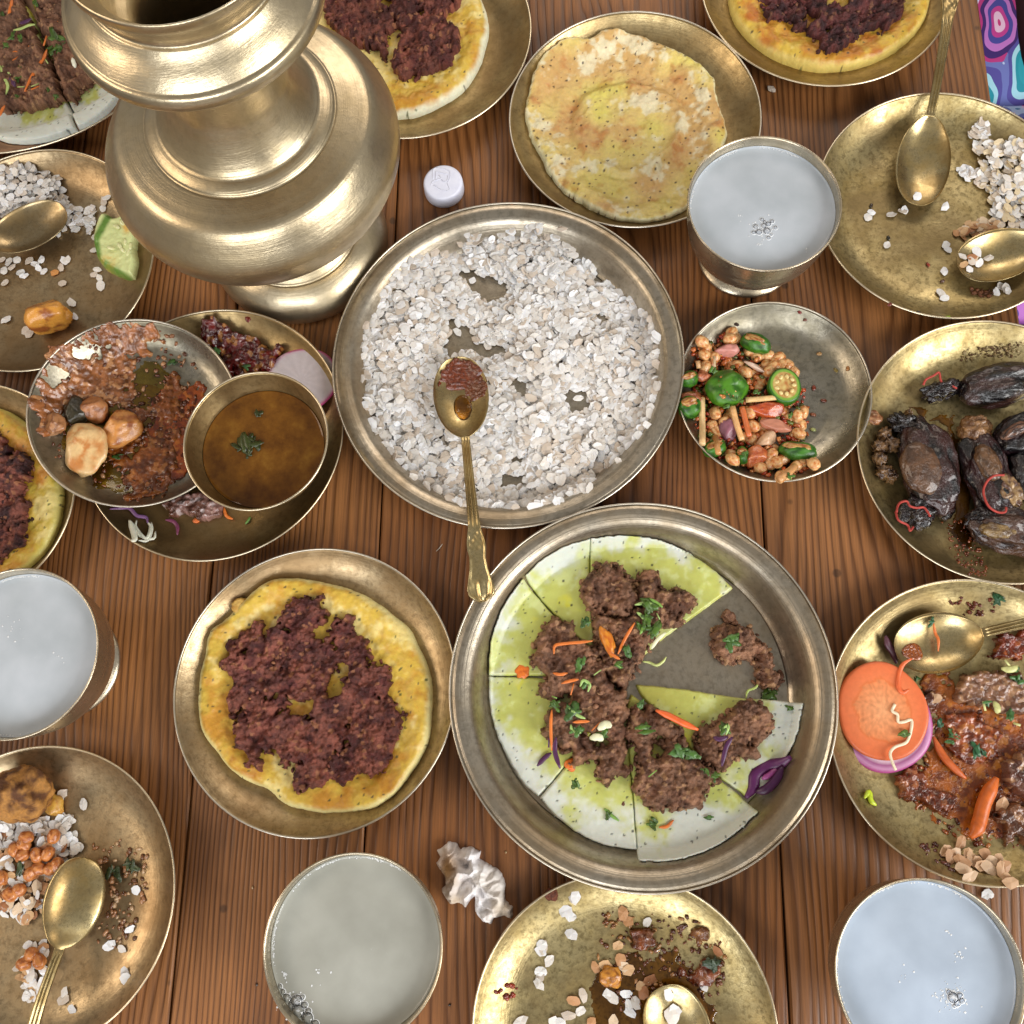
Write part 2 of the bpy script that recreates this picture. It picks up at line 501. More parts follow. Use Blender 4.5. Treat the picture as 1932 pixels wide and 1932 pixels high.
def smooth_disc(name, cv, cx, cy, rx, ry, dish, thick, mat, colfn, lift=0.0, tilt=(0, 0), seed=1, rot=0.0, parent=None, hollow=0.0, nr=14, nt=56, wob=0.02):
    """a cut slice: flat round piece with rounded edge; colfn(rho, theta, side)"""
    c = dish.pt(cv, cx, cy, lift + thick)
    ex = at(*cv(cx + rx, cy), c.z) - c
    ey = at(*cv(cx, cy + ry), c.z) - c
    ax, ay = ex.length, ey.length
    rows = []
    for i in range(nr + 1): rows.append((hollow + (1 - hollow) * i / nr, 0.0 if i < nr else -0.12 * thick, 0))
    rows += [(1.015, -0.35 * thick, 1), (1.015, -0.7 * thick, 1), (0.98, -thick, 1)]
    if hollow: rows += [(hollow, -thick, 1), (hollow, 0.0, 1)]
    rs = random.Random(seed)
    ph = [rs.uniform(0, 6) for _ in range(3)]
    V, C = [], []
    for rho, dz, side in rows:
        for k in range(nt):
            a = 2 * math.pi * k / nt
            w = 1 + wob * (math.sin(2 * a + ph[0]) + 0.6 * math.sin(3 * a + ph[1]) + 0.4 * math.sin(5 * a + ph[2]))
            lx, ly = ax * rho * w * math.cos(a), ay * rho * w * math.sin(a)
            x = c.x + lx * math.cos(rot) - ly * math.sin(rot)
            y = c.y + lx * math.sin(rot) + ly * math.cos(rot)
            z = c.z + dz + tilt[0] * (x - c.x) + tilt[1] * (y - c.y)
            V.append((x, y, z)); C.append(colfn(rho, a, side))
    F = []
    for i in range(len(rows) - 1):
        for k in range(nt):
            k2 = (k + 1) % nt
            F.append((i * nt + k, i * nt + k2, (i + 1) * nt + k2, (i + 1) * nt + k))
    return mesh_obj(name, V, F, mat, cols=np.array(C), parent=parent)

def blob(name, c, r, rot, mat, c1, c2, seed=0, amp=0.15, freq=1.6, nu=22, nv=14, cthr=(-0.2, 0.3), cf=2.2, parent=None, facet=0.0, crease=None, cuts=0, wrinkle=0.0):
    """rounded irregular lump, c centre, r radii, rot = (rx, ry, rz)"""
    R = Matrix.Rotation(rot[2], 3, 'Z') @ Matrix.Rotation(rot[1], 3, 'Y') @ Matrix.Rotation(rot[0], 3, 'X')
    off = Vector((seed * 3.17, seed * 1.31, -seed * 2.7))
    V, C = [], []
    rc_ = random.Random(seed * 13 + 1)
    planes = []
    for _ in range(cuts):
        nrm = Vector((rc_.gauss(0, 1), rc_.gauss(0, 1), rc_.gauss(0, 1))).normalized()
        planes.append((nrm, rc_.uniform(0.56, 0.84)))
    def put(u, v):
        d = Vector((math.cos(u) * math.sin(v), math.sin(u) * math.sin(v), math.cos(v)))
        k = 1 + amp * mn.noise(d * freq + off) * 1.6 + amp * 0.4 * mn.noise(d * freq * 3.1 + off)
        for nrm, h_ in planes:
            q = d.dot(nrm)
            if q > 0.05: k = min(k, h_ / q * (1 + 0.05 * mn.noise(d * 4 + off)))
        if wrinkle: k *= 1 - wrinkle * abs(mn.noise(Vector((d.x * 2.2, d.y * 7, d.z * 6)) + off)) - wrinkle * .5 * abs(mn.noise(d * 13 + off))
        if facet: k *= 1 - facet * abs(mn.noise(d * freq * 0.8 - off))
        if crease is not None: k *= 1 - crease * math.exp(-(d.y * 5) ** 2) * max(0, d.z)
        p = Vector((d.x * r[0] * k, d.y * r[1] * k, d.z * r[2] * k))
        V.append(tuple(Vector(c) + R @ p))
        t = min(1, max(0, (mn.noise(d * cf + off * 2) + 0.35 * mn.noise(d * cf * 4 + off) - cthr[0]) / (cthr[1] - cthr[0])))
        C.append(c1 * (1 - t) + c2 * t)
    put(0, 0)
    for i in range(1, nv):
        for k in range(nu): put(2 * math.pi * k / nu, math.pi * i / nv)
    put(0, math.pi)
    F = [(0, 1 + k, 1 + (k + 1) % nu) for k in range(nu)]
    for i in range(nv - 2):
        a, b = 1 + i * nu, 1 + (i + 1) * nu
        for k in range(nu): F.append((a + k, b + k, b + (k + 1) % nu, a + (k + 1) % nu))
    last = len(V) - 1; a = 1 + (nv - 2) * nu
    F += [(last, a + (k + 1) % nu, a + k) for k in range(nu)]
    return mesh_obj(name, V, F, mat, cols=np.array(C), parent=parent)

def tube(name, pts, rad, mat, col, flat=1.0, n=8, taper=True, parent=None, sm=4, square=False):
    """bent strand through world points"""
    P = [Vector(p) for p in (crom(pts, sm) if len(pts) > 2 else pts)]
    V, F, C = [], [], []
    m = len(P)
    for i, p in enumerate(P):
        d = (P[min(i + 1, m - 1)] - P[max(i - 1, 0)])
        if d.length < 1e-9: d = Vector((1, 0, 0))
        d.normalize()
        s = d.cross(Vector((0, 0, 1)))
        if s.length < 1e-3: s = Vector((1, 0, 0))
        s.normalize(); u = s.cross(d)
        k = 1.0
        if taper: k = min(1, 0.35 + 3.0 * min(i, m - 1 - i) / m)
        for j in range(n):
            a = 2 * math.pi * (j + (0.5 if square else 0)) / n
            V.append(tuple(p + s * math.cos(a) * rad * k + u * math.sin(a) * rad * k * flat)); C.append(col)
    for i in range(m - 1):
        for j in range(n):
            F.append((i * n + j, i * n + (j + 1) % n, (i + 1) * n + (j + 1) % n, (i + 1) * n + j))
    F.append(tuple(range(n))[::-1]); F.append(tuple((m - 1) * n + j for j in range(n)))
    C = np.array(C, float)
    t = np.array([0.85 + 0.3 * random.random() for _ in range(len(V))])[:, None]
    return mesh_obj(name, V, F, mat, cols=C * t, parent=parent, smooth=not square)

def leaf(name, c, r, col, seed=0, parent=None, curl=0.5, n=3):
    """crumpled bit of chopped herb: a few small thick curled blades"""
    rs = random.Random(seed)
    V, F, C = [], [], []
    for b in range(n):
        a = rs.uniform(0, 6.28); L = r * rs.uniform(0.6, 1.1); w = L * rs.uniform(0.25, 0.5)
        ox, oy = rs.uniform(-.4, .4) * r, rs.uniform(-.4, .4) * r
        i0 = len(V)
        sh = rs.uniform(0.7, 1.35)
        for layer in (0, 1):
            for i in range(6):
                t = i / 5
                ww = w * math.sin(math.pi * min(1, 0.12 + t * 0.86)) * (1 + 0.3 * math.sin(9 * t + b))
                for s in (-1, 0, 1):
                    lx = (t - 0.5) * 2 * L; ly = s * ww
                    z = curl * r * (0.35 * math.sin(t * 3.1 + b) + 0.3 * abs(s) * (1 if b % 2 else -0.2)) - layer * 0.0003 + 0.0005 + 0.0006 * b
                    V.append((c[0] + ox + lx * math.cos(a) - ly * math.sin(a), c[1] + oy + lx * math.sin(a) + ly * math.cos(a), c[2] + z))
                    C.append(np.array(col) * sh * (1.0 if s else 1.25))
        for layer in (0, 1):
            q = i0 + layer * 18
            for i in range(5):
                for s in (0, 1):
                    F.append((q + i * 3 + s, q + i * 3 + s + 1, q + i * 3 + s + 4, q + i * 3 + s + 3))
        ring = [3 * i for i in range(6)] + [16] + [3 * i + 2 for i in range(5, -1, -1)] + [1]
        for a_, b_ in zip(ring, ring[1:] + ring[:1]):
            F.append((i0 + a_, i0 + b_, i0 + 18 + b_, i0 + 18 + a_))
    return mesh_obj(name, V, F, M['veg'], cols=np.array(C), parent=parent)

# rice flakes -----------------------------------------------------------------
def flake_geo(rs, r):
    n = rs.choice((8, 9, 10)); e = rs.uniform(1.1, 1.7)
    a0 = rs.uniform(0, 6.28)
    th = [a0 + 2 * math.pi * (k + rs.uniform(-.25, .25)) / n for k in range(n)]
    rr = [r * rs.uniform(0.78, 1.14) for _ in range(n)]
    up = rs.uniform(-0.10, 0.16) * r
    V = [(0, 0, up + 0.0003)]
    V += [(q * math.cos(t) * e ** .5, q * math.sin(t) / e ** .5, 0.0003 + rs.uniform(-.10, .10) * r) for t, q in zip(th, rr)]
    V += [(x * 0.97, y * 0.97, z - 0.00045) for x, y, z in V[1:]]
    V += [(0, 0, up - 0.0004)]
    F = [(0, 1 + k, 1 + (k + 1) % n) for k in range(n)]
    F += [(1 + k, 1 + n + k, 1 + n + (k + 1) % n, 1 + (k + 1) % n) for k in range(n)]
    F += [(2 * n + 1, 1 + n + (k + 1) % n, 1 + n + k) for k in range(n)]
    return V, F

WHITE = [sr(230, 227, 225), sr(224, 221, 217), sr(216, 209, 201), sr(236, 235, 235), sr(223, 216, 208), sr(206, 192, 177)]
TAN = [sr(205, 165, 120), sr(190, 140, 95), sr(215, 190, 160), sr(170, 115, 75)]

def flakes(name, spots, mat=None, r=0.0033, pal=WHITE, tilt=0.35, seed=0, rr=(0.75, 1.2)):
    """spots = world points; all of them in one mesh"""
    rs = random.Random(seed)
    V, F, C = [], [], []
    for p in spots:
        v, f = flake_geo(rs, r * rs.uniform(*rr))
        R = Matrix.Rotation(rs.uniform(0, 6.28), 3, 'Z') @ Matrix.Rotation(rs.gauss(0, tilt), 3, 'X')
        i0 = len(V)
        col = rs.choice(pal) * rs.uniform(0.88, 1.04)
        for q in v:
            w = R @ Vector(q)
            V.append((p[0] + w.x, p[1] + w.y, p[2] + w.z)); C.append(col)
        F += [tuple(i0 + k for k in t) for t in f]
    return mesh_obj(name, V, F, mat or M['rice'], cols=np.array(C), smooth=False)

def pile_spots(cv, pts, dish, n, thick, holes=(), lift=0.0, seed=0, edge=0.014, zadd=0.001):
    rs = np.random.RandomState(seed)
    def conv(pp): return [tuple(dish.pt(cv, p[0], p[1], lift + thick * 0.5))[:2] for p in pp]
    P = np.array(conv(pts)); Hs = [np.array(conv(h)) for h in holes]
    lo, hi = P.min(0), P.max(0)
    out = []
    while len(out) < n:
        X = rs.uniform(lo[0], hi[0], n); Y = rs.uniform(lo[1], hi[1], n)
        s = sdf(P, X, Y)
        for h in Hs: s = np.minimum(s, -sdf(h, X, Y))
        s = s + 0.0012 * rs.randn(n)
        ok = s > 0
        hgt = thick * np.clip(s / edge, 0.08, 1) ** 0.7 * (0.75 + 0.35 * fbm(X / 0.02, Y / 0.02, seed))
        u = rs.uniform(0, 1, n) ** 0.7
        Z = dish.z(X, Y) + lift + zadd + np.maximum(hgt, 0) * u
        out += [(a, b, c) for a, b, c, k in zip(X, Y, Z, ok) if k]
    return out[:n]

def lone_flakes(dish, cv, pts, label, group, seed=0, pal=WHITE, lift=0.0, r=0.0033, name='rice_flake'):
    rs = random.Random(seed)
    for i, (x, y) in enumerate(pts):
        p = dish.pt(cv, x, y, lift + 0.0012)
        o = flakes(name, [tuple(p)], pal=pal, tilt=0.12, seed=seed * 100 + i, rr=(0.85, 1.15), r=r)
        if dish is TABLE: tag(o, label, 'rice flake', group)
        else: place(o, label, dish, 'rice flake', group)

def crumbs(name, cv, pts, dish, n, size, pal, mat, seed=0, lift=0.0, holes=(), thick=0.0, parent=None, edge=0.014):
    """small rubble, low lumps"""
    rs = random.Random(seed)
    sp = pile_spots(cv, pts, dish, n, thick, holes=holes, lift=lift, seed=seed, zadd=0.0002, edge=edge)
    V, F, C = [], [], []
    O = [(1, 0, 0), (0, 1, 0), (-1, 0, 0), (0, -1, 0), (.7, .7, .45), (-.7, .7, .45), (-.7, -.7, .45), (.7, -.7, .45), (0, 0, .8), (0, 0, -.4)]
    Fc = [(0, 4, 7), (0, 1, 4), (1, 5, 4), (1, 2, 5), (2, 6, 5), (2, 3, 6), (3, 7, 6), (3, 0, 7), (8, 7, 4), (8, 4, 5), (8, 5, 6), (8, 6, 7), (9, 1, 0), (9, 2, 1), (9, 3, 2), (9, 0, 3)]
    for p in sp:
        s = rs.uniform(*size); i0 = len(V); col = rs.choice(pal) * rs.uniform(0.8, 1.15)
        a = rs.uniform(0, 6.28); e = rs.uniform(0.6, 1.4)
        for x, y, z in O:
            x, y, z = x * e * rs.uniform(.75, 1.2), y / e * rs.uniform(.75, 1.2), z * rs.uniform(.7, 1.2)
            V.append((p[0] + s * (x * math.cos(a) - y * math.sin(a)), p[1] + s * (x * math.sin(a) + y * math.cos(a)), p[2] + s * z)); C.append(col)
        F += [tuple(i0 + k for k in t) for t in Fc]
    return mesh_obj(name, V, F, mat, cols=np.array(C), parent=parent)
# ------------------------------------------------------------------ table, floor
def wood_mat():
    m, nt, p = node_mat('pine_board')
    L = nt.links
    tc = N(nt, 'ShaderNodeTexCoord'); oi = N(nt, 'ShaderNodeObjectInfo')
    sc = N(nt, 'ShaderNodeVectorMath', operation='SCALE'); sc.inputs['Scale'].default_value = 7.0
    cb_ = N(nt, 'ShaderNodeCombineXYZ')
    for i in range(3): L.new(oi.outputs['Random'], cb_.inputs[i])
    L.new(cb_.outputs[0], sc.inputs[0])
    ad = N(nt, 'ShaderNodeVectorMath', operation='ADD')
    L.new(tc.outputs['Object'], ad.inputs[0]); L.new(sc.outputs[0], ad.inputs[1])
    def stretched(s, scale, detail=4, rough=0.6):
        mu = N(nt, 'ShaderNodeVectorMath', operation='MULTIPLY'); mu.inputs[1].default_value = s
        L.new(ad.outputs[0], mu.inputs[0])
        n = N(nt, 'ShaderNodeTexNoise', Scale=scale, Detail=detail, Roughness=rough); L.new(mu.outputs[0], n.inputs['Vector'])
        return n.outputs[0]
    big = stretched((1, 0.16, 1), 7.0, 2)          # slow wander of the rings
    # ring coordinate = x * k + wander
    sx = N(nt, 'ShaderNodeSeparateXYZ'); L.new(ad.outputs[0], sx.inputs[0])
    kf = N(nt, 'ShaderNodeMath', operation='MULTIPLY_ADD'); kf.inputs[1].default_value = 120.0; kf.inputs[2].default_value = 130.0
    L.new(oi.outputs['Random'], kf.inputs[0])
    sx0 = N(nt, 'ShaderNodeSeparateXYZ'); L.new(tc.outputs['Object'], sx0.inputs[0])
    ma = N(nt, 'ShaderNodeMath', operation='MULTIPLY'); L.new(kf.outputs[0], ma.inputs[1]); L.new(sx0.outputs[0], ma.inputs[0])
    mb = N(nt, 'ShaderNodeMath', operation='MULTIPLY_ADD'); mb.inputs[1].default_value = 22.0
    L.new(big, mb.inputs[0]); L.new(ma.outputs[0], mb.inputs[2])
    mid = stretched((1, 0.06, 1), 60.0, 3)
    mc = N(nt, 'ShaderNodeMath', operation='MULTIPLY_ADD'); mc.inputs[1].default_value = 1.3
    L.new(mid, mc.inputs[0]); L.new(mb.outputs[0], mc.inputs[2])
    fr = N(nt, 'ShaderNodeMath', operation='FRACT'); L.new(mc.outputs[0], fr.inputs[0])
    ringc = ramp(nt, fr.outputs[0], [(0.0, 0.30), (0.12, 0.82), (0.40, 1.0), (0.68, 0.80), (0.88, 0.34), (1.0, 0.24)])
    fine = stretched((1, 0.02, 1), 700.0, 4, 0.7)
    blot = stretched((1, 0.4, 1), 14.0, 4, 0.6)
    c = mixc(nt, ringc, tuple(sr(84, 50, 24)), tuple(sr(154, 107, 62)))
    fr2 = ramp(nt, fine, [(0.30, 0.58), (0.62, 1.05)])
    c = mixc(nt, 1.0, c, fr2, 'MULTIPLY')
    bl = ramp(nt, blot, [(0.28, (0.58, 0.50, 0.44)), (0.46, (0.86, 0.80, 0.74)), (0.62, (1.04, 1.0, 0.95))])
    c = mixc(nt, 1.0, c, bl, 'MULTIPLY')
    # per-board tint
    tr = ramp(nt, oi.outputs['Random'], [(0.0, (1.0, 0.90, 0.80)), (0.5, (0.84, 0.80, 0.78)), (1.0, (1.12, 1.04, 0.94))])
    c = mixc(nt, 1.0, c, tr, 'MULTIPLY')
    # small dark dings
    vo = N(nt, 'ShaderNodeTexVoronoi', Scale=21.0); L.new(ad.outputs[0], vo.inputs['Vector'])
    dg = ramp(nt, vo.outputs['Distance'], [(0.05, 0.45), (0.075, 1.0)])
    c = mixc(nt, 1.0, c, dg, 'MULTIPLY')
    L.new(c, p.inputs['Base Color'])
    ro = mixc(nt, ringc, (0.34,) * 3, (0.50,) * 3)
    L.new(ro, p.inputs['Roughness'])
    hb = N(nt, 'ShaderNodeBump', Strength=0.45, Distance=0.0012); L.new(ringc, hb.inputs['Height'])
    h2 = N(nt, 'ShaderNodeBump', Strength=0.3, Distance=0.0006); L.new(fine, h2.inputs['Height']); L.new(hb.outputs[0], h2.inputs['Normal'])
    L.new(h2.outputs[0], p.inputs['Normal'])
    return m
M['wood'] = wood_mat()
def plain(name, col, rough=0.6, metal=0.0):
    m, nt, p = node_mat(name)
    tc = N(nt, 'ShaderNodeTexCoord'); n = N(nt, 'ShaderNodeTexNoise', Scale=40, Detail=5); nt.links.new(tc.outputs['Object'], n.inputs['Vector'])
    k = ramp(nt, n.outputs[0], [(0.3, tuple(np.array(col) * 0.8)), (0.7, tuple(np.minimum(1, np.array(col) * 1.1)))])
    nt.links.new(k, p.inputs['Base Color'])
    p.inputs['Roughness'].default_value = rough; p.inputs['Metallic'].default_value = metal
    return m
M['floor'] = plain('dark_floor', (0.035, 0.028, 0.024), 0.7)
M['dark_wood'] = plain('dark_wood', (0.10, 0.05, 0.025), 0.5)

def box_geo(x0, x1, y0, y1, z0, z1, b=0.0012):
    """box with chamfered top edges"""
    V = [(x0, y0, z0), (x1, y0, z0), (x1, y1, z0), (x0, y1, z0), (x0, y0, z1 - b), (x1, y0, z1 - b), (x1, y1, z1 - b), (x0, y1, z1 - b),
         (x0 + b, y0 + b, z1), (x1 - b, y0 + b, z1), (x1 - b, y1 - b, z1), (x0 + b, y1 - b, z1)]
    F_ = [(3, 2, 1, 0), (0, 1, 5, 4), (1, 2, 6, 5), (2, 3, 7, 6), (3, 0, 4, 7), (4, 5, 9, 8), (5, 6, 10, 9), (6, 7, 11, 10), (7, 4, 8, 11), (8, 9, 10, 11)]
    return V, F_
xe = (at(1850, 20, 0).x + at(1868, 185, 0).x) / 2
joints = [at(-640, 1000, 0).x, at(-300, 1000, 0).x, at(52, 1000, 0).x, at(407, 1000, 0).x, at(717, 1000, 0).x, at(1441, 1000, 0).x, xe]
table = empty('table', (0, 0, -0.75))
tag(table, 'wooden dining table of wide reddish brown pine boards under all the dishes', 'table')
Y0, Y1 = -0.62, 0.82
for i in range(6):
    g = 0.0006 if i != 5 else 0.0010
    V, F_ = box_geo(joints[i] + g * (i > 0), joints[i + 1] - g * (i < 5), Y0, Y1, -0.030, 0.0)
    if i == 5: V = [(x, y, z - 0.0004) for x, y, z in V]
    mesh_obj('plank', V, F_, M['wood'], origin=((joints[i] + joints[i + 1]) / 2, 0.1, -0.03), parent=table, smooth=False)
for x in (joints[0] + 0.05, xe - 0.06):
    for y in (Y0 + 0.08, Y1 - 0.08):
        V, F_ = box_geo(x - 0.03, x + 0.03, y - 0.03, y + 0.03, -0.75, -0.031)
        mesh_obj('leg', V, F_, M['dark_wood'], parent=table, origin=(x, y, -0.75), smooth=False)
for y in (Y0 + 0.15, 0.1, Y1 - 0.15):
    V, F_ = box_geo(joints[0] + 0.02, xe - 0.03, y - 0.035, y + 0.035, -0.060, -0.0305)
    mesh_obj('crosspiece', V, F_, M['dark_wood'], parent=table, origin=(0, y, -0.06), smooth=False)
V, F_ = box_geo(-4, 4, -4, 4, -0.80, -0.75, 0.002)
tag(mesh_obj('floor', V, F_, M['floor'], origin=(0, 0, -0.8), smooth=False), kind='structure')

# ------------------------------------------------------------------ plates, trays, bowls
DG = None
D = {}
def dish(key, box, *a, **k):
    D[key] = Dish(a[0], box, *a[1:], **k)
dish('A', (-312, 372, -290, 291), 'copper_tray', 'tray', M['tray_copper'], M['edge'], 'copper coloured tray of meat topped flatbread in the top left corner', 'tray', rim=0.020, seed=1)
dish('B', (-165, 288, 281, 703), 'brass_plate', 'plate', M['plate_brown'], M['edge'], 'brown brass plate with rice, a potato and a cucumber wedge, left of the jar', 'plate', seed=2)
dish('C', (152, 649, 587, 1056), 'brass_plate', 'plate', M['plate_yellow'], M['edge'], 'brass plate with a radish slice on it, lying under the two small bowls', 'plate', seed=3)
dish('F', (-297, 143, 726, 1152), 'brass_plate', 'plate', M['plate_brown'], M['edge'], 'brass plate of egg and meat pancake at the left edge, above a drinking cup', 'plate', seed=4)
dish('H', (-211, 333, 1412, 1990), 'brass_plate', 'plate', M['plate_brown'], M['edge'], 'brass plate with meatball, peanuts and leftover rice, bottom left corner', 'plate', seed=5)
dish('R', (333, 856, 1031, 1586), 'brass_plate', 'plate', M['plate_brown'], M['edge_silver'], 'brass plate holding the whole yellow pancake with dark meat, left of the sliced flatbread', 'plate', seed=6)
dish('P', (629, 1289, 383, 997), 'bronze_tray', 'tray', M['tray'], M['edge_silver'], 'large bronze tray covered with white flattened rice, centre of the table', 'tray', rim=0.022, seed=7)
dish('Q', (849, 1580, 950, 1687), 'bronze_tray', 'tray', M['tray'], M['edge_silver'], 'largest bronze tray with flatbread cut in wedges and minced meat', 'tray', rim=0.025, seed=8)
dish('S', (882, 1478, 1658, 2270), 'brass_plate', 'plate', M['plate_green'], M['edge'], 'nearly empty stained brass plate at the bottom, below the flatbread tray', 'plate', seed=9, rim=0.016)
dish('T', (1566, 2140, 1091, 1677), 'brass_plate', 'plate', M['plate_green'], M['edge'], 'brass plate smeared with red curry and a carrot slice, right edge', 'plate', seed=10)
dish('U', (1622, 2150, 603, 1105), 'brass_plate', 'plate', M['plate_green'], M['edge'], 'brass plate of dark stuffed sausages tied with red thread, right edge', 'plate', seed=11)
dish('V', (1282, 1641, 568, 911), 'bronze_plate', 'shallow', M['plate_grey'], M['edge_silver'], 'small grey bronze plate of peanut and green chilli salad', 'plate', seed=12, rim=0.018)
dish('X', (1546, 2027, 172, 605), 'brass_plate', 'plate', M['plate_green'], M['edge'], 'yellow green brass plate with two spoons and a little rice, upper right', 'plate', seed=13)
dish('Y', (1330, 1790, -228, 168), 'brass_plate', 'plate', M['plate_yellow'], M['edge'], 'brass plate of browned egg and meat pancake at the top right edge', 'plate', seed=14)
dish('Z', (963, 1434, 21, 430), 'brass_plate', 'plate', M['plate_yellow'], M['edge_silver'], 'brass plate under the plain folded omelette, top centre', 'plate', seed=15)
dish('AA', (542, 1000, -130, 262), 'brass_plate', 'plate', M['plate_yellow'], M['edge'], 'brass plate of egg and meat pancake just right of the jar neck', 'plate', seed=16)
dish('D', (71, 436, 603, 957), 'curry_bowl', 'shallow', M['plate_grey'], M['edge_silver'], 'shallow grey bronze bowl smeared with curry and two potato pieces', 'bowl', base=0.0125, rim=0.020, seed=17, tilt=(-0.19, 0.0))
dish('E', (345, 620, 705, 960), 'soup_bowl', 'bowl', M['plate_yellow'], M['edge'], 'small deep brass bowl half full of brown broth', 'bowl', base=0.0135, rim=0.043, seed=18)

for k_, n_ in (('A', 'the copper tray'), ('B', 'the cucumber plate'), ('C', 'the radish plate'), ('F', 'the left plate'), ('H', 'the meatball plate'),
               ('R', 'the whole pancake plate'), ('P', 'the central tray'), ('Q', 'the largest tray'), ('S', 'the bottom plate'), ('T', 'the carrot-slice plate'),
               ('U', 'the sausage plate'), ('V', 'the salad plate'), ('X', 'the two-spoon plate'), ('Y', 'the top pancake plate'), ('Z', 'the omelette plate'),
               ('AA', 'the pancake plate by the jar'), ('D', 'the curry bowl'), ('E', 'the soup bowl')):
    NICK[id(D[k_])] = n_

# ------------------------------------------------------------------ the tall jar
Fo = at(569, 463, 0)
def ctr_z(y):      # height on the jar's axis that shows at picture row y
    lo, hi = 0.0, 0.5
    for _ in range(40):
        m_ = (lo + hi) / 2
        if proj((Fo.x, Fo.y, m_))[1] > y: lo = m_
        else: hi = m_
    return lo
def rad(px, z):
    p = proj((Fo.x, Fo.y, z)); return (at(p[0] + px, p[1], z) - at(p[0], p[1], z)).length
zb_, zl_ = ctr_z(279), ctr_z(-134)
rb, rf = rad(276, zb_), rad(165, 0.004)
zr = ctr_z(212); rr1 = rad(178, zr); rr2 = rad(153, zr + 0.004)
zf = ctr_z(-5); rfl = rad(247, zf); rl = rad(222, zl_)
print('JAR', zb_, rb, zr, rr1, zf, rfl, zl_, rl, rf)
vase = empty('brass_jar', (Fo.x, Fo.y, 0))
tag(vase, 'tall round bellied polished brass jar with flared mouth and pedestal foot', 'jar')
g = 0.0006
foot = crom([(rf * .93, 0.0, 0), (rf * .99, 0.002, 0), (rf * 1.0, 0.007, 0), (rf * .965, 0.0135, 0), (rf * .88, 0.0205, 0), (rf * .79, 0.0250, 0), (rf * .735, 0.0268, 0)], 5)
foot = [(p[0], p[1]) for p in foot] + [(rf * .727, 0.0264), (rf * .717, 0.0278)]
foot += [(p[0], p[1]) for p in crom([(rf * .71, 0.0285, 0), (rf * .66, 0.0325, 0), (rf * .57, 0.0400, 0), (rf * .51, 0.0475, 0), (rf * .50, 0.0520, 0), (rf * .54, 0.0565, 0)], 5)]
lathe('foot', foot, Vector((Fo.x, Fo.y, 0)), M['vase'], parent=vase, segs=160)
body = [(rf * .535, 0.056), (rb * .54, 0.061), (rb * .76, zb_ - 0.033), (rb * .92, zb_ - 0.019), (rb * .985, zb_ - 0.008), (rb, zb_ + 0.002), (rb * .985, zb_ + 0.009),
        (rb * .93, zb_ + 0.018), (rb * .84, zr - 0.0065), (rb * .74, zr - 0.003), (rr1 * 1.02, zr - 0.0005)]
body = [(p[0], p[1]) for p in crom([(a, b, 0) for a, b in body], 8)]
neck = [(rr1 * 1.012, zr - 0.0008), (rr1, zr + 0.0012), (rr1 * .99, zr + 0.002), (rr2 * 1.04, zr + 0.0045), (rr2 * 1.005, zr + 0.0048), (rr2 * .99, zr + 0.0062)]
dome = crom([(rr2 * .99, zr + 0.0062, 0), (rr2 * .94, zr + 0.0095, 0), (rr2 * .86, zr + 0.0165, 0), (rr2 * .77, zr + 0.027, 0), (rr2 * .71, zr + 0.040, 0), (rr2 * .69, zf - 0.016, 0), (rr2 * .76, zf - 0.008, 0)], 6)
lathe('body', body + neck + [(p[0], p[1]) for p in dome], Vector((Fo.x, Fo.y, 0)), M['vase'], parent=vase, segs=200, lean=lambda z: 0.066 * max(0, z - zb_))
fl = crom([(rr2 * .71, zf - 0.009, 0), (rfl * .86, zf - 0.006, 0), (rfl * .98, zf - 0.002, 0), (rfl, zf + 0.002, 0), (rfl * .985, zf + 0.0055, 0)], 5)
fl = [(p[0], p[1]) for p in fl] + [(rfl * .965, zf + 0.0075), (rfl * .955, zf + 0.0073)]
up = crom([(rfl * .945, zf + 0.0082, 0), (rfl * .88, zf + 0.013, 0), (rfl * .80, zf + 0.018, 0), (rfl * .745, zf + 0.0225, 0)], 5)
fl += [(p[0], p[1]) for p in up] + [(rfl * .735, zf + 0.0222), (rfl * .728, zf + 0.0236)]
up = crom([(rfl * .722, zf + 0.025, 0), ((rfl * .722 + rl) / 2 - .001, (zf + 0.025 + zl_) / 2, 0), (rl * .985, zl_ - 0.005, 0), (rl, zl_, 0), (rl * .985, zl_ + 0.0016, 0), (rl * .965, zl_, 0), (rfl * .66, zf + 0.030, 0), (rfl * .70, zf + 0.014, 0), (rfl * .60, zf + 0.004, 0), (rr2 * .62, zf - 0.008, 0), (rr2 * .55, zr + 0.04, 0), (rr2 * .9, zr, 0), (rb * .8, zb_, 0), (rb * .5, 0.075, 0), (0.001, 0.070, 0)], 5)
fl += [(p[0], p[1]) for p in up]
lathe('mouth', fl, Vector((Fo.x, Fo.y, 0)), M['vase'], parent=vase, segs=200, lean=lambda z: 0.066 * max(0, z - zb_))

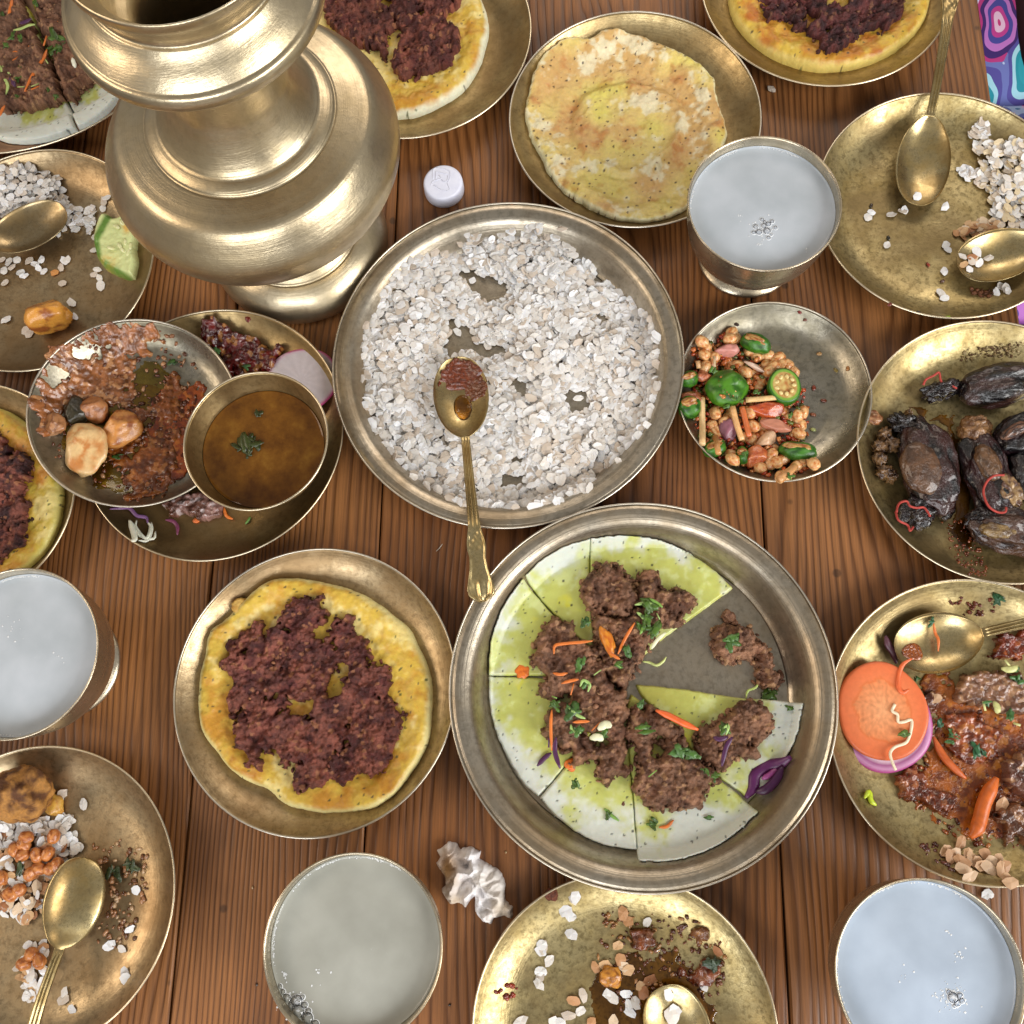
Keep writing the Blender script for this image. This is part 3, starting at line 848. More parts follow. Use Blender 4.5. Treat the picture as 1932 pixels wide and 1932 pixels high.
# ------------------------------------------------------------------ cups of rice beer
def milk(c1=(170, 178, 185), c2=(182, 188, 195)):
    m, nt, p = node_mat('cloudy_rice_beer')
    L = nt.links
    tc = N(nt, 'ShaderNodeTexCoord')
    n = N(nt, 'ShaderNodeTexNoise', Scale=34, Detail=5, Roughness=0.6); L.new(tc.outputs['Object'], n.inputs['Vector'])
    c = ramp(nt, n.outputs[0], [(0.3, tuple(sr(*c1))), (0.7, tuple(sr(*c2)))])
    n0 = N(nt, 'ShaderNodeTexNoise', Scale=16, Detail=3, Roughness=0.5); L.new(tc.outputs['Object'], n0.inputs['Vector'])
    c = mixc(nt, 1.0, c, ramp(nt, n0.outputs[0], [(0.35, (0.90, 0.895, 0.88)), (0.65, (1.04, 1.04, 1.04))]), 'MULTIPLY')
    n2 = N(nt, 'ShaderNodeTexNoise', Scale=150, Detail=6, Roughness=0.75); L.new(tc.outputs['Object'], n2.inputs['Vector'])
    k = ramp(nt, n2.outputs[0], [(0.66, 0.0), (0.73, 0.3)])
    c = mixc(nt, k, c, tuple(sr(220, 224, 228)))
    L.new(c, p.inputs['Base Color'])
    p.inputs['Roughness'].default_value = 0.05
    p.inputs['IOR'].default_value = 1.36
    return m
M['milk'] = milk(); M['milk_grey'] = milk((150, 151, 143), (161, 162, 154)); M['milk_blue'] = milk((160, 173, 190), (171, 184, 200))
M['foam'] = food('white_foam_and_glints', 0.4, 900, 0.2, 0.0003)
RIMR = None
def cup(box, label, dlabel, bub=(), foamp=(), hgt=0.070, seed=0, mat='milk'):
    c, R = fit_circle(*box, hgt)
    o = empty('drinking_cup', (c.x, c.y, 0))
    tag(o, label, 'cup', 'brass drinking cups')
    c0 = Vector((c.x, c.y, 0))
    out = crom([(R * .985, hgt - 0.001, 0), (R * .975, hgt - 0.010, 0), (R * .955, hgt - 0.020, 0), (R * .90, 0.036, 0), (R * .78, 0.0235, 0), (R * .60, 0.0165, 0), (R * .47, 0.0135, 0)], 5)
    out = [(p[0], p[1]) for p in out]
    k = 8
    out = [(r * (0.988 if hgt - 0.021 < z < hgt - 0.019 else 1), z) for r, z in out]
    inn = crom([(R * .965, hgt - 0.001, 0), (R * .952, hgt - 0.010, 0), (R * .93, hgt - 0.020, 0), (R * .86, 0.037, 0), (R * .7, 0.027, 0), (0.001, 0.021, 0)], 4)
    lip = [(R * .985, hgt - 0.001), (R * .995, hgt - 0.0002), (R, hgt + 0.0004), (R * .992, hgt + 0.0011), (R * .978, hgt + 0.0008), (R * .966, hgt - 0.0005)]
    lathe('bowl', out[::-1] + lip + [(p[0], p[1]) for p in inn], c0, M['cup'], parent=o, segs=140)
    ft = crom([(R * .45, 0.0139, 0), (R * .42, 0.0115, 0), (R * .47, 0.0085, 0), (R * .60, 0.0055, 0), (R * .675, 0.0030, 0), (R * .69, 0.0012, 0), (R * .67, 0.0, 0)], 4)
    lathe('foot', [(p[0], p[1]) for p in ft], c0, M['cup'], parent=o, segs=120)
    # drink
    zl = hgt - 0.0085; rl_ = R * .953
    pr = [(0.00001, 0), (rl_ * .3, 0), (rl_ * .6, 0), (rl_ * .9, 0), (rl_ * .965, 0.0001), (rl_ * .988, 0.0005), (rl_ * 0.998, 0.0012), (rl_, 0.0014), (rl_, -0.004), (rl_ * .985, -0.010)]
    dr = lathe('rice_beer', pr[::-1], Vector((c.x, c.y, zl)), M[mat], segs=120)
    tag(dr, dlabel, 'drink', 'cloudy drinks in the cups')
    for i, (bx, by, br) in enumerate(bub):
        p = at(bx, by, zl)
        r = br / 2600
        prf = [(r * math.cos(a), 0.0001 + r * 0.55 * math.sin(a)) for a in np.linspace(0, 1.5, 6)]
        b = lathe('bubble', prf, p, M['bubble'], parent=dr, segs=18, origin=tuple(p))
        ring = [(r + 0.00030 * math.cos(a), 0.0001 + 0.00016 * math.sin(a)) for a in np.linspace(0, 2 * math.pi, 7)[:-1]]
        lathe('bubble_ring', ring, p, M['foam_ring'], parent=b, segs=18, origin=tuple(p), close=True)
    if foamp:
        rs = random.Random(seed)
        V, F_, C = [], [], []
        for t0 in (1.2, 1.9, 2.9, 4.1):  # white flecks along the meniscus, put in as bright edge highlights
            a0 = t0 + rs.uniform(-.3, .3)
            for _ in range(46):
                a = a0 + abs(rs.gauss(0, .30)); q = rl_ * (.985 - abs(rs.gauss(0, .008))); r = rs.uniform(.0002, .0006); i0 = len(V)
                p = Vector((c.x + q * math.cos(a), c.y + q * math.sin(a), zl + .0005))
                V += [(p.x + r * math.cos(j * math.pi / 3), p.y + r * math.sin(j * math.pi / 3), p.z) for j in range(6)] + [(p.x, p.y, p.z + .0003)]
                C += [sr(225, 228, 230)] * 7; F_ += [(i0 + j, i0 + (j + 1) % 6, i0 + 6) for j in range(6)]
        for fx, fy, fr, n in foamp:
            for _ in range(n):
                a, q = rs.uniform(0, 6.28), abs(rs.gauss(0, 0.5)) * fr
                p = at(fx + q * math.cos(a), fy + q * math.sin(a), zl)
                r = rs.uniform(0.0002, 0.0007); i0 = len(V)
                for j in range(6):
                    t = j * math.pi / 3
                    V.append((p.x + r * math.cos(t) * rs.uniform(.6, 1.3), p.y + r * math.sin(t) * rs.uniform(.6, 1.3), zl + 0.0001))
                V.append((p.x, p.y, zl + 0.0004)); C += [sr(225, 228, 230)] * 7
                F_ += [(i0 + j, i0 + (j + 1) % 6, i0 + 6) for j in range(6)]
        tag(mesh_obj('foam', V, F_, M['foam'], parent=dr, origin=(c.x, c.y, zl), cols=np.array(C)), kind='stuff')
    return o
M['foam_ring'] = plain('foam_ring_white', (0.88, 0.9, 0.92), 0.6)
cup((1297, 1588, 257, 514), 'brass footed cup of cloudy drink between the omelette plate and the two spoon plate', 'cloudy white drink with a cluster of bubbles near its lower middle, upper right cup',
    bub=[(1432, 438, 6), (1447, 436, 7), (1441, 426, 5), (1426, 428, 5), (1450, 423, 5), (1438, 415, 4), (1457, 418, 4), (1463, 430, 4), (1450, 449, 4), (1443, 419, 3.5), (1422, 439, 4), (1455, 443, 3)],
    foamp=[(1440, 430, 26, 60), (1400, 410, 16, 6), (1433, 462, 6, 8), (1520, 470, 10, 4)], seed=1)
cup((-136, 190, 1075, 1395), 'brass footed cup of cloudy drink cut off by the left edge', 'smooth cloudy drink without bubbles in the left cup', foamp=[(20, 1190, 40, 14), (110, 1240, 30, 5)], seed=2)
cup((495, 837, 1609, 1976), 'brass cup of cloudy drink at the bottom, left of the crumpled tissue', 'greyish cloudy drink with a row of bubbles on its lower left rim',
    bub=[(527, 1862, 5), (533, 1872, 5), (541, 1884, 7), (560, 1888, 9), (548, 1900, 7), (575, 1896, 5), (562, 1908, 10), (580, 1921, 9), (553, 1921, 6), (582, 1908, 5), (571, 1881, 4), (595, 1932, 6)],
    foamp=[(560, 1890, 30, 70), (535, 1838, 14, 22), (600, 1830, 30, 6)], seed=3, mat='milk_grey')
cup((1573, 1938, 1657, 2040), 'brass cup of cloudy drink in the bottom right corner', 'pale bluish cloudy drink with a small froth patch, bottom right cup',
    bub=[(1798, 1882, 8), (1811, 1879, 5), (1806, 1892, 5), (1815, 1888, 4), (1790, 1872, 4), (1800, 1898, 3)],
    foamp=[(1798, 1880, 32, 110), (1815, 1805, 16, 12), (1790, 1760, 14, 6), (1700, 1840, 40, 6)], seed=4, mat='milk_blue')

# ------------------------------------------------------------------ spoons
def spoon(tip, tz, end, ez, label, mat, flip=False, cv=A0, wid=0.0198, arch=0.010, bl=0.35, seed=0, group='brass spoons'):
    a, b = at(*cv(*tip), tz), at(*cv(*end), ez)
    L_ = (b - a).length; ax = (b - a).normalized()
    side = Vector((0, 0, 1)).cross(ax).normalized(); up_ = ax.cross(side)
    root = empty('brass_spoon', a); tag(root, label, 'spoon', group)
    Lb = bl * L_; dep = 0.0085 * (-0.8 if flip else 1)
    def build(name, ts, width, ztop, thick, ns):
        V = []
        for layer in (0, 1):
            for t in ts:
                x, w = t * 1.0, width(t)
                for j in range(ns):
                    s = -1 + 2 * j / (ns - 1)
                    z = ztop(t, s) - layer * thick(t, s)
                    p = a + ax * x + side * (s * w) + up_ * z
                    V.append(tuple(p))
        n, F_ = len(ts), []
        m_ = n * ns
        for i in range(n - 1):
            for j in range(ns - 1):
                q = (i * ns + j, (i + 1) * ns + j, (i + 1) * ns + j + 1, i * ns + j + 1)
                F_.append(q); F_.append(tuple(k + m_ for k in q[::-1]))
        for i in range(n - 1):
            for j in (0, ns - 1):
                q = (i * ns + j, (i + 1) * ns + j, (i + 1) * ns + j + m_, i * ns + j + m_)
                F_.append(q)
        for j in range(ns - 1):
            F_.append((j, j + 1, j + 1 + m_, j + m_)); e = (n - 1) * ns
            F_.append((e + j, e + j + 1, e + j + 1 + m_, e + j + m_))
        return mesh_obj(name, V, F_, mat, parent=root, origin=tuple(a))
    def bw(x):
        t = min(1, max(0, x / Lb))
        e = math.sqrt(max(0.0, 1 - (2 * t ** 0.93 - 1) ** 2)) ** (0.95 if t < .5 else 1.12)
        tail = 0.0031 * ss(0.75, 1.0, t)
        return max(0.0006, wid * e * (1 - 0.0 * t), float(tail) if t > .5 else 0)
    def bz(x, s):
        t = min(1, x / Lb)
        return -dep * (1 - abs(s) ** 2.2) * math.sin(math.pi * min(1, t * 0.98 + 0.01)) ** 0.8 + 0.0018 * float(ss(0.8, 1.0, t))
    tb = [Lb * (1 - math.cos(math.pi * k / 34)) / 2 for k in range(35)]
    build('bowl', tb, bw, bz, lambda t, s: 0.0011, 19)
    Lh = L_ - Lb
    us = [0, .1, .3, .5, .58, .66, .70, .75, .82, .88, .93, .965, .985, 1.0]
    ws = [3.1, 3.1, 3.4, 3.9, 4.4, 6.2, 6.4, 5.4, 6.2, 8.0, 9.2, 8.6, 5.4, 2.6]
    def hw(x): return float(np.interp((x - Lb) / Lh, us, ws)) * 0.001
    def hz(x, s):
        u = max(0, (x - Lb) / Lh)
        z = 0.0018 + arch * math.sin(math.pi * min(1, u * 1.0)) ** 0.9 * (1 - 0.2 * u)
        flute = 0.00055 * math.cos(s * 3 * math.pi) * float(1 - ss(0.50, 0.60, u)) * float(ss(0.0, 0.05, u))
        k = float(ss(0.55, 0.62, u))
        orn = k * (0.0009 * float(ss(0.72, 0.9, abs(s))) + 0.0005 * math.sin(u * 70) * math.cos(s * 5) * float(1 - ss(0.68, 0.76, u))
                   + 0.0008 * float(ss(0.86, 0.92, u)) * math.cos(s * 11 / (1.2 + 3 * (1 - u))) * float(1 - ss(.98, 1, u)))
        return z + flute + orn
    th_ = [Lb * 0.985 + (L_ - Lb * 0.985) * k / 110 for k in range(111)]
    build('handle', th_, hw, hz, lambda t, s: 0.0016 + 0.0005 * (1 - s * s), 25)
    root['dep'] = 1 if not flip else -1
    return root, (a, ax, side, up_, Lb, dep)
zP = D['P'].base + 0.0011
sp1, S1 = spoon((862, 673), zP + 0.0185, (911, 1136), 0.0275, 'brass spoon with curry in its bowl lying on the central rice tray', M['spoon'], arch=0.006)
sp2, S2 = spoon((1731, 386), 0.0110, (1797, -78), 0.030, 'brass spoon upright in the picture, its fluted handle running to the top edge', M['spoon'], arch=0.010)
sp3, S3 = spoon((1809, 503), 0.0115, (2258, 361), 0.026, 'brass spoon with rice flakes in its bowl, running off the right edge', M['spoon'])
sp4, S4 = spoon((123, 394), 0.0150, (-300, 596), 0.026, 'dull brown brass spoon on flattened rice at the left edge', M['spoon_dull'])
sp5, S5 = spoon((160, 1618), 0.0125, (22, 2137), 0.022, 'face down brass spoon with a bright glint, bottom left plate', M['spoon'], flip=True)
sp6, S6 = spoon((1690, 1229), 0.0125, (2162, 1128), 0.026, 'brass spoon behind the carrot slice with a little red sauce in it', M['spoon'])
sp7, S7 = spoon((1251, 1861), 0.0115, (1427, 2371), 0.024, 'brass spoon cut off by the bottom edge, two rice flakes in it', M['spoon'])
def in_spoon(S, u, v, lift=0.0):
    """point inside a spoon bowl, u along 0..1 from the tip, v across -1..1"""
    a, ax, side, up_, Lb, dep = S
    w = 0.0198 * math.sqrt(max(0.0, 1 - (2 * u - 1) ** 2))
    z = -dep * (1 - abs(v) ** 2.2) * math.sin(math.pi * u) ** 0.8
    return a + ax * (u * Lb) + side * (v * w) + up_ * (z + lift)

# ------------------------------------------------------------------ bottle cap
cc = at(835.5, 343, 0.012)
cap = empty('bottle_cap', (cc.x, cc.y, 0)); tag(cap, 'white plastic bottle cap with embossed mark on the bare wood beside the jar', 'bottle cap')
R_ = 0.0155
def plastic():
    m, nt, p = node_mat('white_plastic')
    tc = N(nt, 'ShaderNodeTexCoord'); n = N(nt, 'ShaderNodeTexNoise', Scale=200, Detail=3); nt.links.new(tc.outputs['Object'], n.inputs['Vector'])
    k = ramp(nt, n.outputs[0], [(0.3, tuple(sr(222, 224, 240))), (0.7, tuple(sr(230, 232, 246)))])
    nt.links.new(k, p.inputs['Base Color'])
    p.inputs['Roughness'].default_value = 0.35; p.inputs['Subsurface Weight'].default_value = 0.3
    p.inputs['Subsurface Scale'].default_value = 0.003; p.inputs['Subsurface Radius'].default_value = (1, 1, 1)
    return m
M['plastic'] = plastic()
lathe('shell', [(R_ * .96, 0.0), (R_ * 1.0, 0.0006), (R_ * 1.005, 0.003), (R_ * .99, 0.0095), (R_ * .97, 0.0112), (R_ * .93, 0.0121), (R_ * .86, 0.0123), (0.00001, 0.0122)],
      Vector((cc.x, cc.y, 0)), M['plastic'], parent=cap, segs=90)
def zc(x, y): return ((1100 + x / 11.36) / 1.4115, (400 + y / 11.36) / 1.4115)
def line(pts, nm):
    w_ = [tuple(at(*zc(x, y), 0.0123)) for x, y in pts]
    tube(nm, w_, 0.00030, M['cap_mark'], sr(226, 228, 242), parent=cap, taper=False, n=6, sm=3)
M['cap_mark'] = M['plastic']
line([(600, 880), (600, 620), (680, 545), (900, 560), (1080, 620), (1130, 720), (1110, 860), (1040, 1000), (1110, 1180), (1000, 1230)], 'emboss')
line([(700, 860), (700, 640), (820, 680), (1040, 720)], 'emboss')
line([(550, 1060), (580, 960), (700, 900), (860, 850), (780, 760)], 'emboss')
line([(870, 900), (960, 960), (1040, 900), (1060, 760)], 'emboss')
line([(620, 1060), (740, 1120), (860, 1200), (1000, 1230)], 'emboss')
# ------------------------------------------------------------------ food relief recipes
def meat_bumps(amp=1.0):
    def f(X, Y, sd, s):
        w1, _ = worley(X / 0.0070 + .25 * fbm(X / .004, Y / .004, s), Y / 0.0070, s)
        w2, _ = worley(X / 0.0030, Y / 0.0030, s + 3)
        w3, _ = worley(X / 0.0125 + .2 * fbm(X / .006, Y / .006, s + 4), Y / 0.0125, s + 12)
        return amp * (0.0040 * (1 - w1 ** 1.2) - 0.0024 + 0.0024 * (1 - w2) + 0.0034 * (1 - w3) + 0.0034 * fbm(X / 0.018, Y / 0.018, s + 7, 3) + 0.0008 * fbm(X / .0016, Y / .0016, s + 1, 2))
    return f
def meat_col(c1, c2, c3=None):
    def f(X, Y, h, sd, s):
        t = ss(-0.5, 0.6, fbm(X / 0.006, Y / 0.006, s + 20, 4))
        c = mix(c1, c2, t)
        w, cid = worley(X / 0.0024, Y / 0.0024, s + 31)
        _, cc = worley(X / 0.0105 + .2 * fbm(X / .006, Y / .006, s + 4), Y / 0.0105, s + 12)
        c = c * (0.72 + 0.5 * cid)[..., None] * (0.74 + 0.5 * cc)[..., None]
        if c3 is not None: c = mix(c, c3, (cid > 0.93) * 0.8)
        return c
    return f
BRN1, BRN2, BRNL = sr(154, 110, 82), sr(108, 68, 46), sr(184, 140, 100)
RED1, RED2, REDL = sr(140, 78, 62), sr(86, 34, 30), sr(170, 112, 76)
DRK1, DRK2 = sr(104, 48, 44), sr(58, 20, 24)

def specks(c, X, Y, s, cell=0.006, r=0.09, dens=0.5, col=sr(60, 55, 40), amt=0.85):
    w, cid = worley(X / cell, Y / cell, s)
    return mix(c, col, ((w < r) & (cid < dens)) * amt)

def egg_col(side=sr(238, 226, 160), y1=sr(214, 180, 72), y2=sr(198, 142, 46), b=sr(170, 92, 30), burn=0.5):
    def f(X, Y, h, sd, s):
        n = fbm(X / 0.030, Y / 0.030, s + 3, 5); n2 = fbm(X / 0.007, Y / 0.007, s + 9, 4)
        c = mix(y1, y2, ss(-0.35, 0.55, n + 0.5 * n2))
        c = mix(c, b, ss(1.0 - burn, 1.3, n + 0.35 * n2 + 0.55 * fbm(X / .05, Y / .05, s + 40, 2)) * 0.9)
        c = mix(c, sr(240, 222, 150), ss(0.25, 0.7, -n + 0.5 * n2) * 0.7)
        c = mix(c, side, 1 - ss(0.0006, 0.0042, sd + 0.001 * n2))
        c = specks(c, X, Y, s, 0.008, 0.09, 0.32)
        return specks(c, X, Y, s + 5, 0.013, 0.07, 0.4, sr(70, 80, 30))
    return f
def egg_bumps(X, Y, sd, s):
    return 0.0016 * fbm(X / 0.022, Y / 0.022, s, 3) + 0.0007 * fbm(X / 0.004, Y / 0.004, s + 2, 4) + 0.0020 * np.exp(-((sd - 0.010) / 0.006) ** 2)

def meat_on(cv, pts, dish, label, lift, seed, holes=(), cols=(RED1, RED2, REDL), thick=0.0034, amp=0.95, rag=0.0042, gaps=0.10):
    o = relief('minced_meat', cv, pts, dish, thick, M['meat'], meat_col(*cols), res=0.0006, edge=0.0022, rag=rag, ragscale=0.006,
               bumps=meat_bumps(amp), holes=holes, lift=lift, seed=seed, gaps=gaps)
    tag(crumbs('meat_crumbs', cv, pts, dish, 520, (0.0008, 0.0018), [cols[0], cols[1], cols[0] * .8, cols[2], cols[0] * 1.15], M['meat'], seed=seed, holes=holes, thick=0.0060, parent=o, edge=0.005), kind='stuff')
    return tag(o, label, 'minced meat')
def pancake(cv, pts, dish, label, seed, thick=0.0085, **k):
    o = relief('egg_pancake', cv, pts, dish, thick, M['egg'], egg_col(**k), res=0.0009, edge=0.006, rag=0.0010, ragscale=0.02,
               bumps=egg_bumps, lift=0.0003, seed=seed, zoff=None)
    return tag(o, label, 'pancake')
class Over:
    """lays things on a pancake: the dish's floor, ignoring the wall"""
    def __init__(s, d, h): s.d, s.h, s.base = d, h, d.base + h
    def z(s, X, Y): return np.full(np.shape(X), s.d.base + 0.0011 + s.h)
    def pt(s, cv, x, y, lift=0.0): return at(*cv(x, y), s.base + 0.0011 + lift)

# plate R ------------------------------------------------------------
out = [(510, 380), (600, 310), (720, 278), (900, 285), (1080, 320), (1250, 390), (1400, 500), (1510, 600), (1570, 720), (1620, 850), (1635, 960), (1630, 1100), (1600, 1300), (1520, 1450), (1400, 1600), (1250, 1690), (1050, 1715), (800, 1690), (700, 1650), (620, 1570), (470, 1510), (380, 1440), (300, 1330), (220, 1200), (195, 1050), (200, 900), (230, 750), (270, 600), (380, 520)]
pancake(A7, out, D['R'], 'whole yellow pancake with a browned lower right rim, topped with one ragged sheet of meat', 11, thick=0.0095, burn=0.35)
mt = [(740, 420), (830, 385), (960, 395), (985, 470), (960, 560), (900, 640), (940, 660), (1020, 590), (1080, 490), (1140, 510), (1140, 600), (1210, 640), (1255, 720), (1240, 790), (1260, 830), (1350, 780), (1395, 800), (1380, 870), (1370, 960), (1400, 1050), (1470, 1080), (1475, 1150), (1420, 1280), (1370, 1400), (1350, 1470), (1250, 1480), (1160, 1480), (1120, 1530), (1050, 1530), (990, 1500), (900, 1570), (850, 1600), (790, 1560), (770, 1440), (700, 1400), (610, 1350), (580, 1440), (510, 1430), (500, 1340), (430, 1270), (430, 1150), (390, 1080), (410, 950), (400, 890), (340, 860), (350, 780), (410, 670), (480, 590), (600, 560), (640, 620), (710, 540)]
hl = [[(985, 1010), (1020, 900), (1060, 800), (1110, 790), (1140, 860), (1080, 900), (1080, 980), (1030, 1020)], [(715, 1020), (780, 1060), (860, 1010), (920, 1030), (920, 1110), (840, 1130), (760, 1110)]]
meat_on(A7, mt, Over(D['R'], 0.0098), 'ragged dark reddish minced meat baked on the whole pancake', 0.0, 12, hl)
o = relief('batter_crisp', A7, [(400, 430), (440, 385), (490, 395), (520, 430), (495, 480), (470, 515), (420, 505)], Over(D['R'], 0.0100), 0.0035, M['egg'],
           lambda X, Y, h, sd, s: mix(sr(214, 174, 92), sr(190, 140, 60), ss(-.4, .5, fbm(X / .003, Y / .003, s))), edge=0.003, rag=0.0008, seed=5,
           bumps=lambda X, Y, sd, s: 0.0006 * fbm(X / .002, Y / .002, s))
tag(o, 'small pale crisp of batter on the upper left rim of the whole pancake', 'batter crisp')

# plates AA, Y, F -----------------------------------------------------
pancake(A0, ell(736, 54, 184, 166), D['AA'], 'yellow pancake with white edge and dark meat just right of the jar', 21, thick=0.009, side=sr(236, 234, 205), burn=0.55)
meat_on(A2, [(450, -20), (420, 30), (370, 60), (380, 120), (430, 160), (435, 230), (380, 330), (290, 370), (200, 400), (150, 430), (100, 380), (80, 300), (50, 310), (0, 250), (-100, 240), (-260, 100), (-300, -200), (300, -300)],
        Over(D['AA'], 0.0093), 'dark reddish meat on the white edged pancake by the jar', 0.0, 22, [[(65, 180), (110, 150), (125, 210), (95, 260), (95, 320), (60, 310)], [(40, -20), (90, 0), (70, 60), (30, 40)]])
pancake(A0, ell(1566, -22, 192, 152, a0=.1), D['Y'], 'browned pancake with a wavy edge at the top, left of the upright spoon', 24, thick=0.009, burn=0.75, side=sr(226, 200, 110), b=sr(176, 92, 34))
meat_on(A3, [(450, 0), (470, 60), (520, 110), (600, 120), (700, 170), (790, 220), (790, 310), (860, 325), (910, 290), (930, 240), (1020, 210), (1060, 170), (1130, 150), (1140, 200), (1200, 150), (1250, 90), (1270, 0), (1200, -150), (900, -250), (600, -200)],
        Over(D['Y'], 0.0093), 'very dark meat in an arc on the browned pancake at the top', 0.0, 25, [[(690, 90), (740, 60), (790, 90), (780, 140), (730, 150)], [(850, -60), (960, -40), (1000, 20), (930, 45), (850, 10)]], cols=(DRK1, DRK2, sr(130, 85, 60)))
pancake(A0, ell(-76, 934, 193, 180), D['F'], 'yellow pancake with scorched spots cut off by the left edge', 27, thick=0.0095, side=sr(222, 210, 120), burn=0.5, y1=sr(205, 180, 70))
meat_on(A14, [(-300, 0), (0, 80), (50, 130), (40, 250), (100, 310), (220, 330), (300, 360), (410, 440), (400, 500), (350, 560), (340, 640), (260, 690), (300, 780), (220, 850), (380, 950), (390, 980), (330, 1050), (320, 1130), (320, 1380), (280, 1450), (160, 1550), (80, 1660), (0, 1750), (-400, 1700)],
        Over(D['F'], 0.0098), 'dark maroon meat on the pancake at the left edge', 0.0, 28, cols=(RED1, DRK2, REDL))
M['oil_amber'] = film('amber_oil', (0.90, 0.66, 0.30))
for x, y, r in ((530, 835, 24), (415, 1130, 34)):
    p = Over(D['F'], 0.0105).pt(A14, x, y)
    place(blob('scorch_spot', p, (r * .00013 * .6, r * .00013, 0.0006), (0, 0, .3), M['meat'], sr(48, 24, 12), sr(80, 45, 22), seed=x), 'burnt speck', D['F'], 'burnt speck', 'burnt specks on the left pancake')

# omelette on plate Z ---------------------------------------------------
def om_extra(X, Y, sd):
    c = at(*A2(1300, 660), 0.008)
    R1 = np.hypot((X - c.x) / 1.05, Y - c.y)
    th = np.arctan2(Y - c.y, X - c.x)
    k = 0.042 + 0.002 * np.sin(3 * th)
    st = 0.0028 * (1 - ss(k - 0.003, k + 0.0025, R1))
    fold = 0.0022 * np.exp(-((R1 - k + 0.004) / 0.003) ** 2) * ss(-0.4, 0.6, np.cos(th + 0.9))
    c2 = at(*A2(1020, 560), 0.008)
    dent = -0.0030 * np.exp(-((X - c2.x) / 0.007) ** 2 - ((Y - c2.y) / 0.016) ** 2)
    return st + fold + dent + 0.0012 * fbm(X / 0.012, Y / 0.012, 8, 3)
def om_col(X, Y, h, sd, s):
    n = fbm(X / 0.018, Y / 0.018, s + 3, 5); n2 = fbm(X / 0.005, Y / 0.005, s + 9, 4); n3 = fbm(X / 0.034, Y / 0.034, s + 13, 2)
    c = mix(sr(222, 198, 116), sr(208, 168, 104), ss(-0.4, 0.5, n3 + 0.3 * n))
    c = mix(c, sr(190, 126, 66), ss(0.22, 0.95, n + 0.5 * n2) * 0.75)
    c = mix(c, sr(232, 222, 186), ss(0.2, 0.75, -n + 0.5 * n2 + 0.25 * n3) * 0.85)
    c = mix(c, sr(216, 208, 90), ss(0.25, 0.9, -n3 + 0.3 * n) * 0.5)
    c = mix(c, sr(238, 230, 186), 1 - ss(0.0004, 0.0032, sd + 0.001 * n2))
    c = specks(c, X, Y, s, 0.010, 0.09, 0.5, sr(45, 30, 20))
    return specks(c, X, Y, s + 5, 0.007, 0.08, 0.3, sr(110, 60, 30))
out = [(1120, 190), (1180, 160), (1240, 155), (1400, 195), (1520, 250), (1600, 280), (1680, 340), (1740, 410), (1770, 540), (1810, 660), (1800, 740), (1780, 850), (1700, 980), (1600, 1070), (1480, 1120), (1350, 1135), (1200, 1110), (1080, 1050), (980, 990), (900, 900), (860, 820), (810, 740), (780, 640), (765, 560), (790, 440), (820, 350), (880, 260), (960, 210), (1050, 195)]
o = relief('omelette', A2, out, D['Z'], 0.0060, M['egg'], om_col, res=0.0008, edge=0.0042, rag=0.0011, ragscale=0.010, bumps=egg_bumps, extra=om_extra, lift=0.0004, seed=31)
tag(o, 'plain folded omelette without meat, patched yellow, white and toasted brown', 'omelette')

# flattened rice on the central tray ------------------------------------------
P_out = [(185, 760), (180, 700), (205, 610), (250, 560), (270, 480), (320, 400), (380, 330), (450, 280), (560, 270), (640, 255), (690, 215), (800, 200), (960, 185), (1000, 155), (1030, 195), (1110, 205), (1200, 280), (1270, 330), (1255, 390), (1330, 410), (1400, 470), (1480, 530), (1540, 610), (1565, 700), (1560, 800), (1560, 920), (1530, 1010), (1500, 1090), (1420, 1170), (1370, 1240), (1260, 1300), (1240, 1360), (1100, 1420), (1000, 1450), (900, 1455), (760, 1450), (640, 1435), (560, 1390), (460, 1330), (360, 1260), (300, 1170), (250, 1100), (220, 1030), (190, 980), (200, 900)]
P_holes = [[(645, 345), (720, 360), (800, 385), (855, 415), (850, 460), (800, 480), (740, 470), (685, 420)], [(575, 585), (640, 600), (705, 620), (690, 665), (645, 725), (585, 735), (565, 690), (600, 650)],
           [(690, 685), (760, 675), (845, 690), (835, 728), (750, 755), (700, 725)], [(1145, 915), (1220, 895), (1235, 950), (1215, 1000), (1160, 1008), (1135, 950)], [(880, 865), (955, 875), (945, 935), (890, 915)],
           [(850, 1305), (935, 1300), (925, 1350), (835, 1365)], [(840, 1120), (870, 1120), (870, 1160), (840, 1150)], [(1280, 560), (1330, 540), (1340, 570), (1300, 590)], [(890, 1210), (940, 1220), (930, 1250), (895, 1240)]]
def grow(pp, k=1.30):
    mx = sum(p[0] for p in pp) / len(pp); my = sum(p[1] for p in pp) / len(pp)
    return [(mx + (x - mx) * k, my + (y - my) * k) for x, y in pp]
P_holes = [grow(h_) if len(h_) > 5 else grow(h_, 1.5) for h_ in P_holes]
sp = pile_spots(A5, P_out, D['P'], 7600, 0.0095, P_holes, seed=41)
tag(flakes('flattened_rice', sp, seed=42, tilt=0.24, r=0.0035), 'heap of dry white flattened rice spread over the central tray', 'rice', kind='stuff')
lone_flakes(D['P'], A5, [(1193, 950), (630, 640), (770, 705), (700, 400)], 'lone white flake', 'flakes in the gaps of the central rice', seed=4)
tag(relief('rice_grain_crumb', A5, [(868, 36), (880, 30), (896, 36), (884, 44)], Over(D['P'], 0.020), 0.001, M['curry'], lambda X, Y, h, sd, s: np.broadcast_to(sr(200, 120, 60), X.shape + (3,)), res=0.0004, edge=0.001),
    'tiny orange crumb on the top rim of the central tray', 'crumb')

